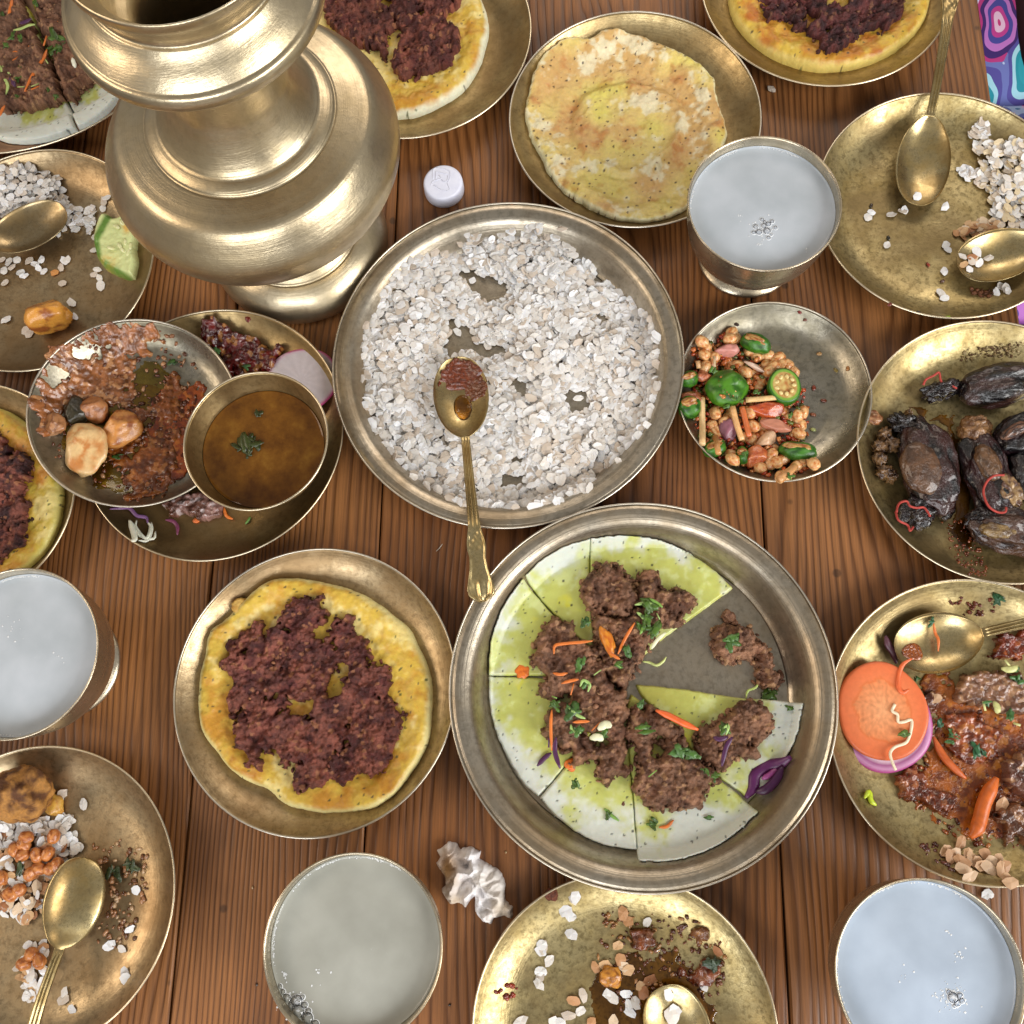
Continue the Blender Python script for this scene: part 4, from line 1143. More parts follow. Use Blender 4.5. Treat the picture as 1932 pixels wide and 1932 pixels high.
# curry in the central spoon
def spoon_pool(S, u0, u1, v0, v1, thick, mat, c1, c2, label, cat, name='sauce', seed=0, bump=0.0008, rag=.25):
    nu, nv_ = 34, 24
    V, C, F_ = [], [], []
    for i in range(nu):
        for j in range(nv_):
            u, v = u0 + (u1 - u0) * i / (nu - 1), v0 + (v1 - v0) * j / (nv_ - 1)
            du, dv = 2 * (i / (nu - 1)) - 1, 2 * (j / (nv_ - 1)) - 1
            q = 1 - (du * du + dv * dv) + rag * mn.noise(Vector((u * 14 + seed, v * 4, seed)))
            n = mn.noise(Vector((u * 40, v * 12, seed + 3))) + .5 * mn.noise(Vector((u * 90, v * 27, seed + 3)))
            h = thick * min(1, max(-1, q * 4)) + (bump * n if q > 0 else 0)
            V.append(tuple(in_spoon(S, u, v, 0.0002 + h))); t = min(1, max(0, .5 + n))
            C.append(c1 * (1 - t) + c2 * t)
    F_ = [(i * nv_ + j, (i + 1) * nv_ + j, (i + 1) * nv_ + j + 1, i * nv_ + j + 1) for i in range(nu - 1) for j in range(nv_ - 1)]
    return tag(mesh_obj(name, V, F_, mat, cols=np.array(C)), label, cat)
spoon_pool(S1, 0.01, 0.36, -0.85, 1.05, 0.0011, M['curry'], sr(128, 58, 24), sr(78, 30, 14), 'red curry stuck in the tip of the spoon on the rice tray', 'curry', 'curry', 3, bump=.0013, rag=.8)
spoon_pool(S1, 0.24, 0.52, 0.15, 1.0, 0.0009, M['curry'], sr(120, 62, 26), sr(92, 44, 20), 'brown curry along the right side of the spoon on the rice tray', 'curry', 'curry', 5, bump=.0012, rag=.8)
spoon_pool(S1, 0.42, 0.74, -0.33, 0.33, 0.0007, M['oil_amber'], sr(150, 80, 20), sr(120, 60, 15), 'amber drop of oil in the middle of the spoon on the rice tray', 'oil', 'oil_drop', 7, bump=0, rag=.05)
spoon_pool(S6, 0.08, 0.32, -0.5, 0.2, 0.0007, M['curry'], sr(168, 92, 34), sr(120, 52, 22), 'orange smear of sauce in the spoon behind the carrot slice', 'sauce', 'sauce', 9)

# sliced flatbread on the largest tray --------------------------------------------
cQ = at(*A8(880, 900), 0.004)
RQ = 0.138
def bread_col(cx, cy, RR, seed0=0, g0=0.61, g1=0.80):
    def f(X, Y, h, sd, s):
        n = fbm(X / 0.016, Y / 0.016, seed0 + 3, 4); n2 = fbm(X / 0.005, Y / 0.005, seed0 + 4, 4)
        rho = np.hypot(X - cx, Y - cy) / RR
        g = 1 - ss(g0, g1, rho + 0.16 * n + 0.05 * n2 + 0.10 * fbm(X / .05, Y / .05, seed0 + 9, 2))
        c = mix(sr(206, 210, 200), sr(184, 188, 86), g * 0.92)
        c = mix(c, sr(206, 202, 50), ss(0.30, 0.75, n + 0.2 * n2) * g * 0.75)
        c = mix(c, sr(212, 220, 160), ss(0.25, 0.8, -n + 0.6 * n2) * g * 0.55)
        c = mix(c, sr(158, 150, 60), (1 - ss(0.0, 0.45, rho)) * 0.7)
        c = specks(c, X, Y, seed0 + 1, 0.0085, 0.075, 0.5, sr(45, 48, 42))
        return specks(c, X, Y, seed0 + 2, 0.0055, 0.055, 0.35, sr(90, 92, 80))
    return f
def bread_bumps(X, Y, sd, s):
    w, cid = worley(X / 0.0085, Y / 0.0085, 1)
    return 0.0004 * fbm(X / 0.008, Y / 0.008, s, 3) - 0.0010 * np.exp(-(w / 0.06) ** 2) * (cid < .5)
wedges = [
    ([(690, 208), (820, 196), (1000, 213), (1150, 275), (1270, 355), (1358, 440), (1180, 570), (1000, 700), (870, 830), (790, 800), (735, 740), (700, 600), (686, 400)], 'wedge of flatbread pointing to the upper right, with a straight bare cut edge', 0.0010),
    ([(681, 209), (560, 248), (440, 322), (378, 382), (430, 470), (520, 570), (640, 690), (722, 745), (690, 600), (678, 400)], 'green sauced wedge of flatbread at the top left of the tray', 0.0),
    ([(365, 400), (290, 500), (240, 610), (210, 730), (203, 852), (390, 854), (600, 857), (790, 880), (720, 780), (640, 710), (512, 580)], 'broad wedge of flatbread at the left of the tray, lying over its neighbour', 0.0012),
    ([(203, 862), (210, 1000), (240, 1130), (300, 1260), (370, 1370), (436, 1430), (500, 1362), (580, 1262), (700, 1115), (820, 955), (780, 885)], 'lower left wedge of flatbread with a yellow band and pale rim', 0.0),
    ([(446, 1440), (530, 1530), (640, 1610), (760, 1660), (903, 1682), (882, 1450), (866, 1250), (850, 1000), (826, 965), (708, 1125), (588, 1272)], 'pale wedge of flatbread at the bottom left, mostly without meat', 0.0008),
    ([(874, 1250), (893, 1450), (918, 1735), (1050, 1735), (1200, 1700), (1350, 1620), (1478, 1505), (1380, 1420), (1295, 1355), (1150, 1210), (1000, 1050), (880, 950), (860, 1000)], 'bottom wedge of flatbread pulled slightly out of the circle', 0.0004),
    ([(905, 903), (1080, 920), (1250, 945), (1420, 970), (1560, 975), (1692, 992), (1665, 1130), (1610, 1250), (1530, 1370), (1440, 1440), (1365, 1385), (1305, 1345), (1160, 1200), (1010, 1035), (935, 960)], 'right hand wedge of flatbread with its oily yellow tip turned up', 0.0),
]
for i, (pts, lab, lf) in enumerate(wedges):
    o = relief('flatbread_wedge', A8, pts, D['Q'], 0.0042, M['bread'], bread_col(cQ.x, cQ.y, RQ * 0.955), res=0.0008, edge=0.0016, rag=0.0003, bumps=bread_bumps, lift=0.0003 + lf, seed=50 + i, grow_by=0.0007)
    tag(o, lab, 'flatbread', 'flatbread wedges on the largest tray')
QB = Over(D['Q'], 0.0042)
mq = [
    ([(640, 420), (700, 350), (720, 315), (790, 320), (830, 340), (880, 400), (905, 440), (905, 520), (870, 570), (780, 565), (700, 540), (640, 470)], (), 0.0115, 'rounded lump of brown minced meat at the top of the sliced flatbread'),
    ([(690, 550), (780, 565), (880, 570), (912, 520), (900, 420), (930, 355), (1000, 358), (1020, 430), (1100, 445), (1170, 470), (1192, 515), (1130, 560), (1130, 600), (1030, 640), (960, 720), (905, 830), (840, 915), (770, 880), (735, 800), (715, 720), (700, 640)], (), 0.0075, 'minced meat running from the upper right wedge down to the centre'),
    ([(400, 760), (430, 690), (455, 610), (520, 578), (590, 600), (620, 670), (700, 720), (770, 790), (785, 880), (850, 960), (850, 1060), (850, 1330), (800, 1350), (745, 1385), (705, 1350), (715, 1270), (600, 1280), (590, 1230), (520, 1190), (460, 1130), (470, 1060), (500, 980), (440, 930), (470, 860), (405, 810)], [[(660, 1130), (740, 1110), (760, 1170), (700, 1190)], [(520, 960), (580, 950), (600, 990), (540, 1010)]], 0.0085, 'long heap of brown minced meat on the left wedges'),
    ([(860, 1040), (900, 1000), (960, 1010), (1040, 1050), (1100, 1110), (1150, 1200), (1200, 1260), (1290, 1300), (1300, 1350), (1240, 1400), (1220, 1470), (1160, 1505), (1090, 1490), (1000, 1510), (940, 1470), (895, 1400), (900, 1250), (858, 1150)], [[(985, 1215), (1010, 1150), (1040, 1160), (1045, 1220), (1010, 1250)]], 0.0085, 'reddish brown minced meat on the bottom wedge'),
    ([(1180, 1180), (1200, 1110), (1300, 1060), (1370, 1010), (1450, 960), (1500, 1000), (1560, 1070), (1530, 1150), (1440, 1190), (1490, 1240), (1380, 1250), (1320, 1310), (1240, 1290), (1190, 1240)], (), 0.0075, 'minced meat on the right hand wedge'),
]
for i, (pts, hl, th_, lab) in enumerate(mq):
    o = relief('minced_meat', A8, pts, QB, th_, M['meat'], meat_col(BRN1, BRN2, BRNL), res=0.0006, edge=0.006, rag=0.0040, ragscale=0.006, bumps=meat_bumps(1.0), holes=hl, seed=60 + i)
    tag(o, lab, 'minced meat', 'mounds of meat on the sliced flatbread')
    tag(crumbs('meat_crumbs', A8, pts, QB, 620, (0.0009, 0.0023), [BRN1, BRN2, BRN1 * .8, BRNL, BRN1 * 1.15], M['meat'], seed=260 + i, holes=hl, thick=th_ * 1.35, parent=o, edge=0.007), kind='stuff')
o = relief('minced_meat', A8, [(1260, 720), (1270, 640), (1320, 615), (1380, 622), (1450, 620), (1480, 680), (1535, 740), (1552, 830), (1605, 850), (1590, 900), (1540, 925), (1480, 890), (1490, 820), (1430, 775), (1360, 805), (1290, 780)], D['Q'], 0.0080, M['meat'], meat_col(BRN1, BRN2, BRNL),
           res=0.0006, edge=0.005, rag=0.0032, ragscale=0.005, bumps=meat_bumps(1.0), seed=68)
tag(o, 'small mound of minced meat alone on the bare right side of the largest tray', 'minced meat')
tag(crumbs('meat_crumbs', A8, [(1260, 720), (1270, 640), (1320, 615), (1450, 620), (1535, 740), (1552, 830), (1605, 850), (1590, 900), (1540, 925), (1480, 890), (1490, 820), (1430, 775), (1360, 805), (1290, 780)], D['Q'], 380, (0.0009, 0.0022), [BRN1, BRN2, BRNL], M['meat'], seed=270, thick=.0105, parent=o, edge=0.006), kind='stuff')
for x, y, r in ((1340, 575, 24), (1370, 605, 12), (845, 1470, 22)):
    p = D['Q'].pt(A8, x, y, 0.003)
    place(blob('meat_crumb', p, (r / 5400, r / 5000, 0.002), (0, 0, 1), M['meat'], BRN1, BRN2, seed=x, amp=.3), 'single crumb of minced meat', D['Q'], 'meat crumb', 'meat crumbs on the largest tray')
QM = Over(D['Q'], 0.0178)
def strand(name, cv, pts, dish, rad, col, label, cat, group=None, lift=0.0, mat=None, flat=0.6, wave=0.0012, seed=0, square=False, taper=True):
    rs = random.Random(seed + int(pts[0][0]))
    w_ = [dish.pt(cv, x, y, lift + rad + rs.uniform(0, wave)) for x, y in pts]
    o = tube(name, [tuple(p) for p in w_], rad, mat or M['veg'], col, flat=flat, square=square, taper=taper)
    if group:
        return place(o, label, dish, cat, group)
    return tag(o, label, cat, group)
CAR, PUR, WHT, GRN, LGR = sr(214, 116, 46), sr(76, 36, 74), sr(232, 232, 214), sr(64, 92, 28), sr(150, 178, 92)
for pts in ([(510, 755), (515, 715), (560, 705), (640, 698), (695, 692)], [(505, 845), (540, 852), (575, 845)], [(545, 895), (590, 882), (628, 875)], [(605, 895), (590, 950)], [(500, 1020), (495, 1100), (500, 1215)], [(895, 605), (850, 680), (815, 755)],
            [(600, 1080), (640, 1076), (680, 1075)], [(765, 745), (800, 765), (825, 780)], [(690, 1120), (730, 1080)], [(1010, 1580), (1050, 1575), (1080, 1545)]):
    strand('carrot_shred', A8, pts, QM if pts[0][1] < 1500 else QB, 0.0011 if len(pts) > 2 else 0.0013, CAR, 'thin orange carrot shred', 'carrot shred', 'carrot shreds on the largest tray', flat=0.5)
strand('carrot_stick', A8, [(995, 1022), (1060, 1050), (1130, 1085), (1198, 1115)], QM, 0.0022, sr(226, 104, 48), 'thick orange carrot stick lying over the gap between the two lower right wedges', 'carrot stick', flat=0.6)
blob_c = QM.pt(A8, 765, 690)
tag(blob('carrot_piece', blob_c, (0.0040, 0.0100, 0.002), (0, 0, .35), M['veg'], sr(220, 140, 40), sr(190, 100, 30), seed=3, amp=.25), 'broad orange piece of carrot near the middle of the upper right wedge', 'carrot piece')
for x, y, r in ((360, 842, 20), (592, 1282, 18)):
    tag(blob('carrot_piece', QB.pt(A8, x, y, .001), (r / 4600, r / 4600, 0.001), (0, 0, .3), M['veg'], sr(226, 120, 40), sr(206, 100, 30), seed=x, amp=.3), 'orange carrot chip on a left wedge rim' if x < 400 else 'orange carrot chip at the tip of the pale lower left wedge', 'carrot chip')
for pts in ([(520, 1150), (515, 1220), (540, 1300)], [(430, 1288), (465, 1250), (497, 1225)], [(1360, 1150), (1330, 1200), (1310, 1290)], [(1340, 1150), (1300, 1160), (1270, 1150)], [(490, 1100), (485, 1200)]):
    strand('purple_cabbage_shred', A8, pts, QM if pts[0][0] > 500 else QB, 0.0016, PUR, 'dark purple cabbage shred', 'cabbage shred', 'purple shreds on the largest tray', flat=0.35)
for k, pts in enumerate([[(1425, 1440), (1460, 1390), (1470, 1330), (1530, 1290), (1590, 1275), (1640, 1245)], [(1470, 1410), (1520, 1400), (1570, 1350), (1600, 1290)], [(1500, 1350), (1540, 1330), (1575, 1300)]]):
    strand('red_cabbage_piece', A8, pts, D['Q'], 0.0040 - 0.001 * k, [sr(88, 30, 84), sr(62, 18, 60), sr(150, 70, 130)][k], ['thickest purple cabbage curl', 'middle sized purple cabbage curl', 'smallest pinkish cabbage curl'][k], 'red cabbage', 'curls of red cabbage on the largest tray', flat=0.5, lift=0.002 * k)
for x, y, r in ((960, 530, 42), (930, 620, 34), (990, 640, 34), (960, 580, 30), (640, 800, 30), (660, 900, 22), (600, 1020, 36), (510, 1000, 24), (620, 1120, 26), (1100, 1225, 34), (1160, 1240, 32), (940, 1110, 34), (1350, 690, 40), (1535, 945, 34), (1330, 1110, 28), (860, 745, 28),
                (660, 600, 22), (985, 1555, 26), (775, 1515, 22), (1632, 1013, 18), (740, 1140, 26), (820, 810, 20), (1280, 1340, 20), (1230, 1310, 16), (1245, 1530, 16), (615, 1370, 22), (930, 990, 20)):
    dd = QM if (x < 1400 and y < 1450 and y > 400) else QB
    dd = D['Q'] if x == 1535 else dd
    p = dd.pt(A8, x, y, 0.0 if x != 1350 else -0.002)
    place(leaf('herb_leaf', tuple(p), r / 5900, GRN if (x + y) % 3 else sr(66, 100, 42), seed=x * 7 + y, n=4, curl=.6), 'chopped green herb', D['Q'], 'herb leaf', 'chopped herbs on the largest tray')
for k, pts in enumerate([[(895, 520), (940, 512), (990, 518)], [(965, 490), (1000, 510), (1028, 532)], [(905, 555), (925, 570), (940, 590)], [(920, 660), (935, 630), (950, 580)], [(1000, 560), (1015, 590)], [(965, 655), (1000, 650)], [(580, 1010), (620, 1045), (660, 1062)], [(630, 770), (622, 810)], [(700, 855), (735, 830)],
             [(960, 1340), (1000, 1308)], [(635, 910), (650, 880), (680, 900), (672, 935)], [(500, 955), (525, 965)], [(590, 1090), (600, 1120), (640, 1130)], [(750, 1490), (780, 1520), (820, 1550)], [(1300, 1120), (1340, 1095), (1330, 1140)], [(800, 800), (830, 820)]]):
    strand('spring_onion', A8, pts, QM if pts[0][1] < 1400 else QB, 0.0011, sr(120, 160, 70) if k % 2 else sr(160, 190, 110), 'cut spring onion piece', 'spring onion', 'spring onion on the largest tray', flat=0.5)
for pts, r in (([(680, 1155), (720, 1150), (745, 1165)], .0024), ([(720, 1115), (755, 1090), (785, 1100)], .0026), ([(975, 730), (1000, 690), (1042, 652)], .0013)):
    strand('onion_sliver', A8, pts, QM, r, sr(226, 226, 190), 'whitish onion sliver', 'onion sliver', 'onion slivers on the largest tray', flat=.4)
strand('sprout', A8, [(932, 790), (965, 795), (1000, 808), (1030, 790), (1045, 768)], D['Q'], 0.0009, sr(196, 206, 130), 'pale green shred lying on the bare centre of the largest tray', 'sprout')
strand('sprout', A8, [(1425, 965), (1435, 930), (1470, 915), (1490, 885)], D['Q'], 0.0008, sr(170, 190, 100), 'curled green sprout between the small meat mound and the right wedge', 'sprout', lift=0.003)
# ------------------------------------------------------------------ copper tray, top left
wA = [([(-150, 150), (-60, 230), (0, 262), (31, 268), (62, 267), (95, 261), (145, 244), (139, 216), (126, 189), (86, 89), (40, 0), (-100, -60)], 'flatbread wedge at the top left corner, thick with meat, its corner sticking up', 0.0012),
      ([(88, 89), (128, 189), (148, 242), (170, 234), (200, 212), (250, 150), (270, 60), (150, 0), (60, 0)], 'green edged flatbread wedge half hidden behind the brass jar', 0.0)]
cA = at(30, 10, 0.004)
for i, (pts, lab, lf) in enumerate(wA):
    o = relief('flatbread_wedge', A0, pts, D['A'], 0.0050, M['bread'], bread_col(cA.x, cA.y, (at(31, 268, 0.004) - cA).length * 0.97, 7, .88, .985), res=0.0009, edge=0.0018, rag=0.0003, bumps=bread_bumps, lift=0.0004 + lf, seed=80 + i)
    tag(o, lab, 'flatbread')
QA = Over(D['A'], 0.0055)
for i, (pts, lab) in enumerate([([(-200, 120), (-60, 190), (0, 208), (40, 211), (100, 200), (121, 186), (105, 140), (84, 92), (56, 40), (30, -40), (-200, -40)], 'wide layer of minced meat in the top left corner'),
                 ([(93, 95), (127, 183), (140, 190), (155, 170), (172, 155), (190, 120), (200, 60), (150, -20), (70, -20), (75, 50)], 'minced meat layer touching the outline of the jar mouth')]):
    o = relief('minced_meat', A0, pts, QA, 0.0070, M['meat'], meat_col(BRN1, BRN2, BRNL), res=0.0006, edge=0.005, rag=0.0030, ragscale=0.005, bumps=meat_bumps(1.0), seed=84 + i)
    tag(o, lab, 'minced meat')
    tag(crumbs('meat_crumbs', A0, pts, QA, 900, (0.0009, 0.0022), [BRN1, BRN2, BRNL, BRN1 * .8], M['meat'], seed=280 + i, thick=.0095, parent=o, edge=0.006), kind='stuff')
QAM = Over(D['A'], 0.0145)
g_ = 'carrot shreds on the copper tray'
for pts, r in (([(150, -20), (130, 90), (100, 210)], .0016), ([(570, 440), (535, 560)], .0022), ([(575, 600), (530, 720), (400, 920), (300, 1120)], .0016), ([(300, 1120), (400, 1090), (490, 1050)], .0008), ([(60, 690), (200, 630), (220, 700), (150, 740)], .0010), ([(350, 560), (375, 620)], .0014), ([(60, 1290), (20, 1360), (0, 1420)], .0014), ([(650, 270), (710, 262)], .0013)):
    strand('carrot_shred', A13, pts, QAM, r, CAR, 'orange carrot shred', 'carrot shred', g_, flat=.5)
for pts in ([(160, 370), (260, 350), (350, 310), (430, 300)], [(5, 800), (40, 930), (95, 1050), (70, 1170)], [(30, 800), (80, 850), (130, 920)], [(210, 1065), (300, 1062)], [(550, 720), (590, 780)], [(380, 1060), (480, 1020)]):
    strand('cabbage_shred', A13, pts, QAM, 0.0014, sr(176, 196, 116), 'pale green cabbage shred', 'cabbage shred', 'pale shreds on the copper tray', flat=.4)
for pts in ([(240, 290), (300, 270), (385, 230)], [(100, 950), (150, 990), (185, 1060)]):
    strand('purple_cabbage_shred', A13, pts, QAM, 0.0018, PUR, 'purple cabbage shred', 'cabbage shred', 'purple shreds on the copper tray', flat=.4)
strand('onion_sliver', A13, [(885, 710), (905, 770), (925, 830)], QAM, .0018, sr(235, 235, 215), 'white onion sliver beside the jar mouth', 'onion sliver', flat=.6)
for x, y, r in ((690, 470, 120), (740, 580, 90), (650, 620, 80), (150, 460, 60), (250, 480, 60), (90, 580, 60), (230, 960, 60), (600, 1100, 40), (700, 1200, 40), (210, 1190, 40), (30, 200, 40), (450, 50, 60), (270, 830, 50)):
    place(leaf('herb_leaf', tuple(QAM.pt(A13, x, y)), r / 15500, GRN, seed=x + y, n=4), 'green herb leaf', D['A'], 'herb leaf', 'herbs on the copper tray')

# ------------------------------------------------------------------ plate left of the jar
B = D['B']
def pile(cv, pts, dish, n, thick, label, pal=WHITE, seed=0, holes=(), tilt=.3, r=0.0032, lift=0.0):
    o = flakes('flattened_rice', pile_spots(cv, pts, dish, n, thick, holes, seed=seed, edge=0.009, lift=lift), seed=seed, tilt=tilt, pal=pal, r=r)
    return tag(o, label, 'rice', kind='stuff')
pile(A1, [(-60, 800), (0, 790), (60, 770), (130, 760), (200, 800), (270, 830), (290, 880), (295, 930), (320, 980), (300, 1010), (150, 1010), (-60, 1010)], B, 330, 0.011, 'white heap of flattened rice under the dull spoon at the left edge', seed=91)
pile(A1, [(310, 970), (370, 955), (440, 965), (450, 1010), (430, 1090), (380, 1080), (330, 1070)], B, 34, 0.003, 'small spill of rice flakes between the dull spoon and cucumber wedge', seed=92)
lone_flakes(B, A1, [(485, 940), (480, 975), (500, 925), (300, 1070), (270, 1095), (5, 1215), (40, 1225), (80, 1215), (55, 1250), (20, 1265), (110, 1290), (95, 1275), (135, 1220), (165, 1235), (195, 1215), (180, 1255), (205, 1270), (300, 1220), (315, 1215), (285, 1250), (290, 1325), (25, 1320), (455, 1260), (440, 1285), (465, 1300), (470, 1335), (440, 1170), (30, 1495), (120, 1545), (350, 1480), (335, 1415), (140, 1560), (445, 1110)],
            'loose white rice flake', 'loose flakes on the plate left of the jar', seed=6)
lone_flakes(B, A1, [(255, 1275)], 'tan rice flake', 'loose flakes on the plate left of the jar', seed=7, pal=[sr(190, 130, 70)])
p = B.pt(A1, 235, 1475, 0.011)
tag(blob('potato_piece', p, (0.0185, 0.0165, 0.013), (0.2, 0.15, 0.5), M['potato'], sr(214, 150, 62), sr(150, 84, 36), seed=5, amp=.12, freq=1.5, nu=44, nv=30, cuts=9, cthr=(-.05, .45)), 'chunk of yellow spiced potato on the plate left of the jar', 'potato')
cuc = at(*A1(452, 1150), 0.012)
def cuc_col(X, Y, h, sd, s):
    a_ = at(*A1(505, 1000), 0.012); b_ = at(*A1(440, 1120), 0.012); c_ = at(*A1(590, 1300), 0.012)
    P_ = [(a_.x, a_.y), (b_.x, b_.y), (at(*A1(455, 1210), .012).x, at(*A1(455, 1210), .012).y), (c_.x, c_.y)]
    d = np.full(X.shape, 9.0)
    for (x1, y1), (x2, y2) in zip(P_, P_[1:]):
        t = np.clip(((X - x1) * (x2 - x1) + (Y - y1) * (y2 - y1)) / ((x2 - x1) ** 2 + (y2 - y1) ** 2), 0, 1)
        d = np.minimum(d, np.hypot(X - x1 - t * (x2 - x1), Y - y1 - t * (y2 - y1)))
    c = mix(sr(96, 134, 52), sr(206, 214, 150), ss(0.0012, 0.0050, d))
    n = fbm(X / .006, Y / .006, 4)
    q1, q2 = at(*A1(600, 1060), .012), at(*A1(500, 1220), .012)
    st = np.exp(-((X - q1.x) ** 2 + (Y - q1.y) ** 2) / 0.005 ** 2) + np.exp(-((X - q2.x) ** 2 + (Y - q2.y) ** 2) / 0.006 ** 2)
    c = mix(c, sr(214, 160, 60), np.clip(st * (0.6 + n), 0, .8))
    return c
cw = relief('cucumber_wedge', A1, [(478, 1000), (500, 998), (530, 1018), (560, 1015), (582, 1000), (605, 1010), (640, 1080), (632, 1160), (640, 1215), (625, 1295), (590, 1300), (540, 1280), (480, 1245), (450, 1190), (438, 1110), (455, 1040)], B, 0.0090, M['veg'], cuc_col,
            res=0.0006, edge=0.0045, rag=0.0004, seed=95, bumps=lambda X, Y, sd, s: 0.0007 * fbm(X / .006, Y / .006, s))
tag(cw, 'pale green cucumber wedge with seeds, on the plate left of the jar', 'cucumber')
for k, (x, y, a) in enumerate(((560, 1150, .6), (585, 1130, .3), (600, 1180, -.2), (575, 1170, .9), (545, 1060, 1.0), (570, 1040, .7), (520, 1160, 1.3), (610, 1150, .1))):
    q = at(*A1(x, y), 0.0122)
    blob('seed', q, (0.0016, 0.0034, 0.0008), (0, 0, a), M['veg'], sr(226, 226, 178), sr(196, 198, 130), seed=k, amp=.08, nu=10, nv=6, parent=cw)

# ------------------------------------------------------------------ two bowls and radish plate
C_, D_, E_ = D['C'], D['D'], D['E']
def curry_col(c1, c2, c3=None, sc=0.005):
    def f(X, Y, h, sd, s):
        c = mix(c1, c2, ss(-.5, .5, fbm(X / sc, Y / sc, s + 3, 4)))
        w, cid = worley(X / 0.0030, Y / 0.0030, s)
        c = c * (0.82 + 0.32 * cid)[..., None]
        if c3 is not None: c = mix(c, c3, (cid > 0.85) * 0.7)
        return c
    return f
def curry_bumps(a=1.0):
    def f(X, Y, sd, s):
        w1, _ = worley(X / 0.0045, Y / 0.0045, s)
        return a * (0.0016 * (1 - w1) + 0.0008 * fbm(X / 0.0025, Y / 0.0025, s + 1, 3) + 0.0014 * fbm(X / 0.012, Y / 0.012, s + 2, 3))
    return f
def curry(cv, pts, dish, thick, c1, c2, label, seed, c3=None, rag=0.0035, amp=1.0, lift=0.0, holes=(), name='curry', cat='curry', mat='curry', gaps=0.0):
    o = relief(name, cv, pts, dish, thick, M[mat], curry_col(c1, c2, c3), res=0.0007, edge=0.003, rag=rag, ragscale=0.007, bumps=curry_bumps(amp), lift=lift, seed=seed, holes=holes, gaps=gaps)
    return tag(o, label, cat)
def oil(cv, pts, dish, label, seed, mat='oil_red', rag=0.005, lift=0.0003, thick=0.0004):
    o = relief('oil_film', cv, pts, dish, thick, M[mat], lambda X, Y, h, sd, s: np.zeros(X.shape + (3,)), res=0.0012, edge=0.003, rag=rag, ragscale=0.014, lift=lift, seed=seed)
    return tag(o, label, 'oil')
curry(A4, [(820, 520), (1000, 470), (1110, 480), (1160, 560), (1100, 800), (1000, 960), (860, 1000), (760, 900), (800, 700)], D_, .0007, sr(168, 78, 20), sr(120, 46, 12), 'orange gravy pooled on the right side of the curry bowl', 109, sr(190, 110, 36), rag=.006, amp=.12, gaps=.1, name='gravy', cat='gravy')
oil(A4, [(1000, 480), (1100, 480), (1160, 560), (1100, 800), (1000, 960), (900, 980), (840, 800), (900, 600)], D_, 'red oil film against the soup bowl side of the curry bowl', 101)
oil(A4, ell(700, 740, 340, 300, 36), D_, 'thin golden oil coating the floor of the curry bowl', 100, 'oil_yellow', rag=.004, lift=.0001)
oil(A4, [(720, 400), (830, 340), (910, 400), (890, 520), (800, 700), (720, 740), (700, 560)], D_, 'yellow oily pool in the middle of the curry bowl', 102, 'oil_yellow')
curry(A4, [(230, 560), (300, 330), (420, 270), (560, 160), (640, 140), (700, 130), (860, 125), (870, 220), (790, 280), (720, 310), (740, 400), (700, 480), (740, 560), (700, 620), (620, 560), (460, 540), (370, 590), (330, 700), (240, 740), (205, 640)], D_, 0.0010, sr(168, 104, 58), sr(112, 62, 24), 'pinkish brown curry crumbs along the upper left of the curry bowl', 103, sr(206, 150, 100), holes=[[(430, 300), (520, 230), (590, 250), (500, 340)], [(250, 440), (330, 380), (380, 430), (300, 500)]], rag=.006)
curry(A4, [(600, 640), (700, 560), (760, 600), (830, 560), (930, 400), (980, 420), (990, 520), (1050, 500), (1020, 650), (960, 780), (950, 930), (880, 1040), (760, 1078), (690, 1080), (680, 960), (590, 900), (600, 780)], D_, 0.0010, sr(146, 78, 26), sr(96, 44, 12), 'reddish brown curry on the right side of the curry bowl', 104, sr(176, 112, 56), holes=[[(760, 640), (830, 600), (860, 700), (800, 760)]], rag=.006, gaps=.22, amp=.75)
for x, y, r, rz, c1, c2, lab, sd_, rot in ((465, 800, (.0175, .0200, .010), .012, sr(226, 190, 134), sr(200, 130, 66), 'large pale peeled potato half in the curry bowl', 3, .3),
                                      (640, 700, (.0175, .0140, .010), .011, sr(210, 144, 76), sr(150, 80, 34), 'orange spiced potato piece right of the pale one, curry bowl', 8, .5),
                                      (515, 590, (.0110, .0100, .008), .009, sr(176, 118, 72), sr(128, 76, 40), 'small brown potato piece behind the others in the curry bowl', 12, 1.0),
                                      (410, 610, (.0085, .0125, .007), .008, sr(52, 46, 28), sr(34, 30, 18), 'dark green slice of vegetable left in the curry bowl', 15, .1),
                                      (290, 680, (.0095, .0095, .007), .008, sr(176, 124, 82), sr(120, 74, 42), 'lump of curried meat at the left wall of the curry bowl', 17, .2)):
    tag(blob('potato_piece' if 'potato' in lab else 'curry_lump', D_.pt(A4, x, y, rz - .003), r, (0, -.15, rot), M['potato'], c1, c2, seed=sd_, amp=.10, cuts=9, nu=40, nv=22, cthr=(-.1, .5)), lab, 'potato' if 'potato' in lab else 'curry lump')
tag(crumbs('curry_crumbs', A4, [(230, 560), (560, 130), (880, 120), (1000, 250), (1100, 480), (1020, 900), (800, 1090), (500, 1000), (300, 850)], D_, 420, (0.0007, 0.0022), [sr(150, 98, 62), sr(120, 66, 36), sr(90, 46, 22), sr(178, 130, 90)], M['curry'], seed=9), 'crumbs of curry scattered over the curry bowl', 'curry', kind='stuff')
for x, y in ((940, 340), (640, 845)):
    place(leaf('herb_leaf', tuple(D_.pt(A4, x, y, .002)), .004, sr(44, 74, 24), seed=x, n=3), 'dark herb bit', D_, 'herb leaf')
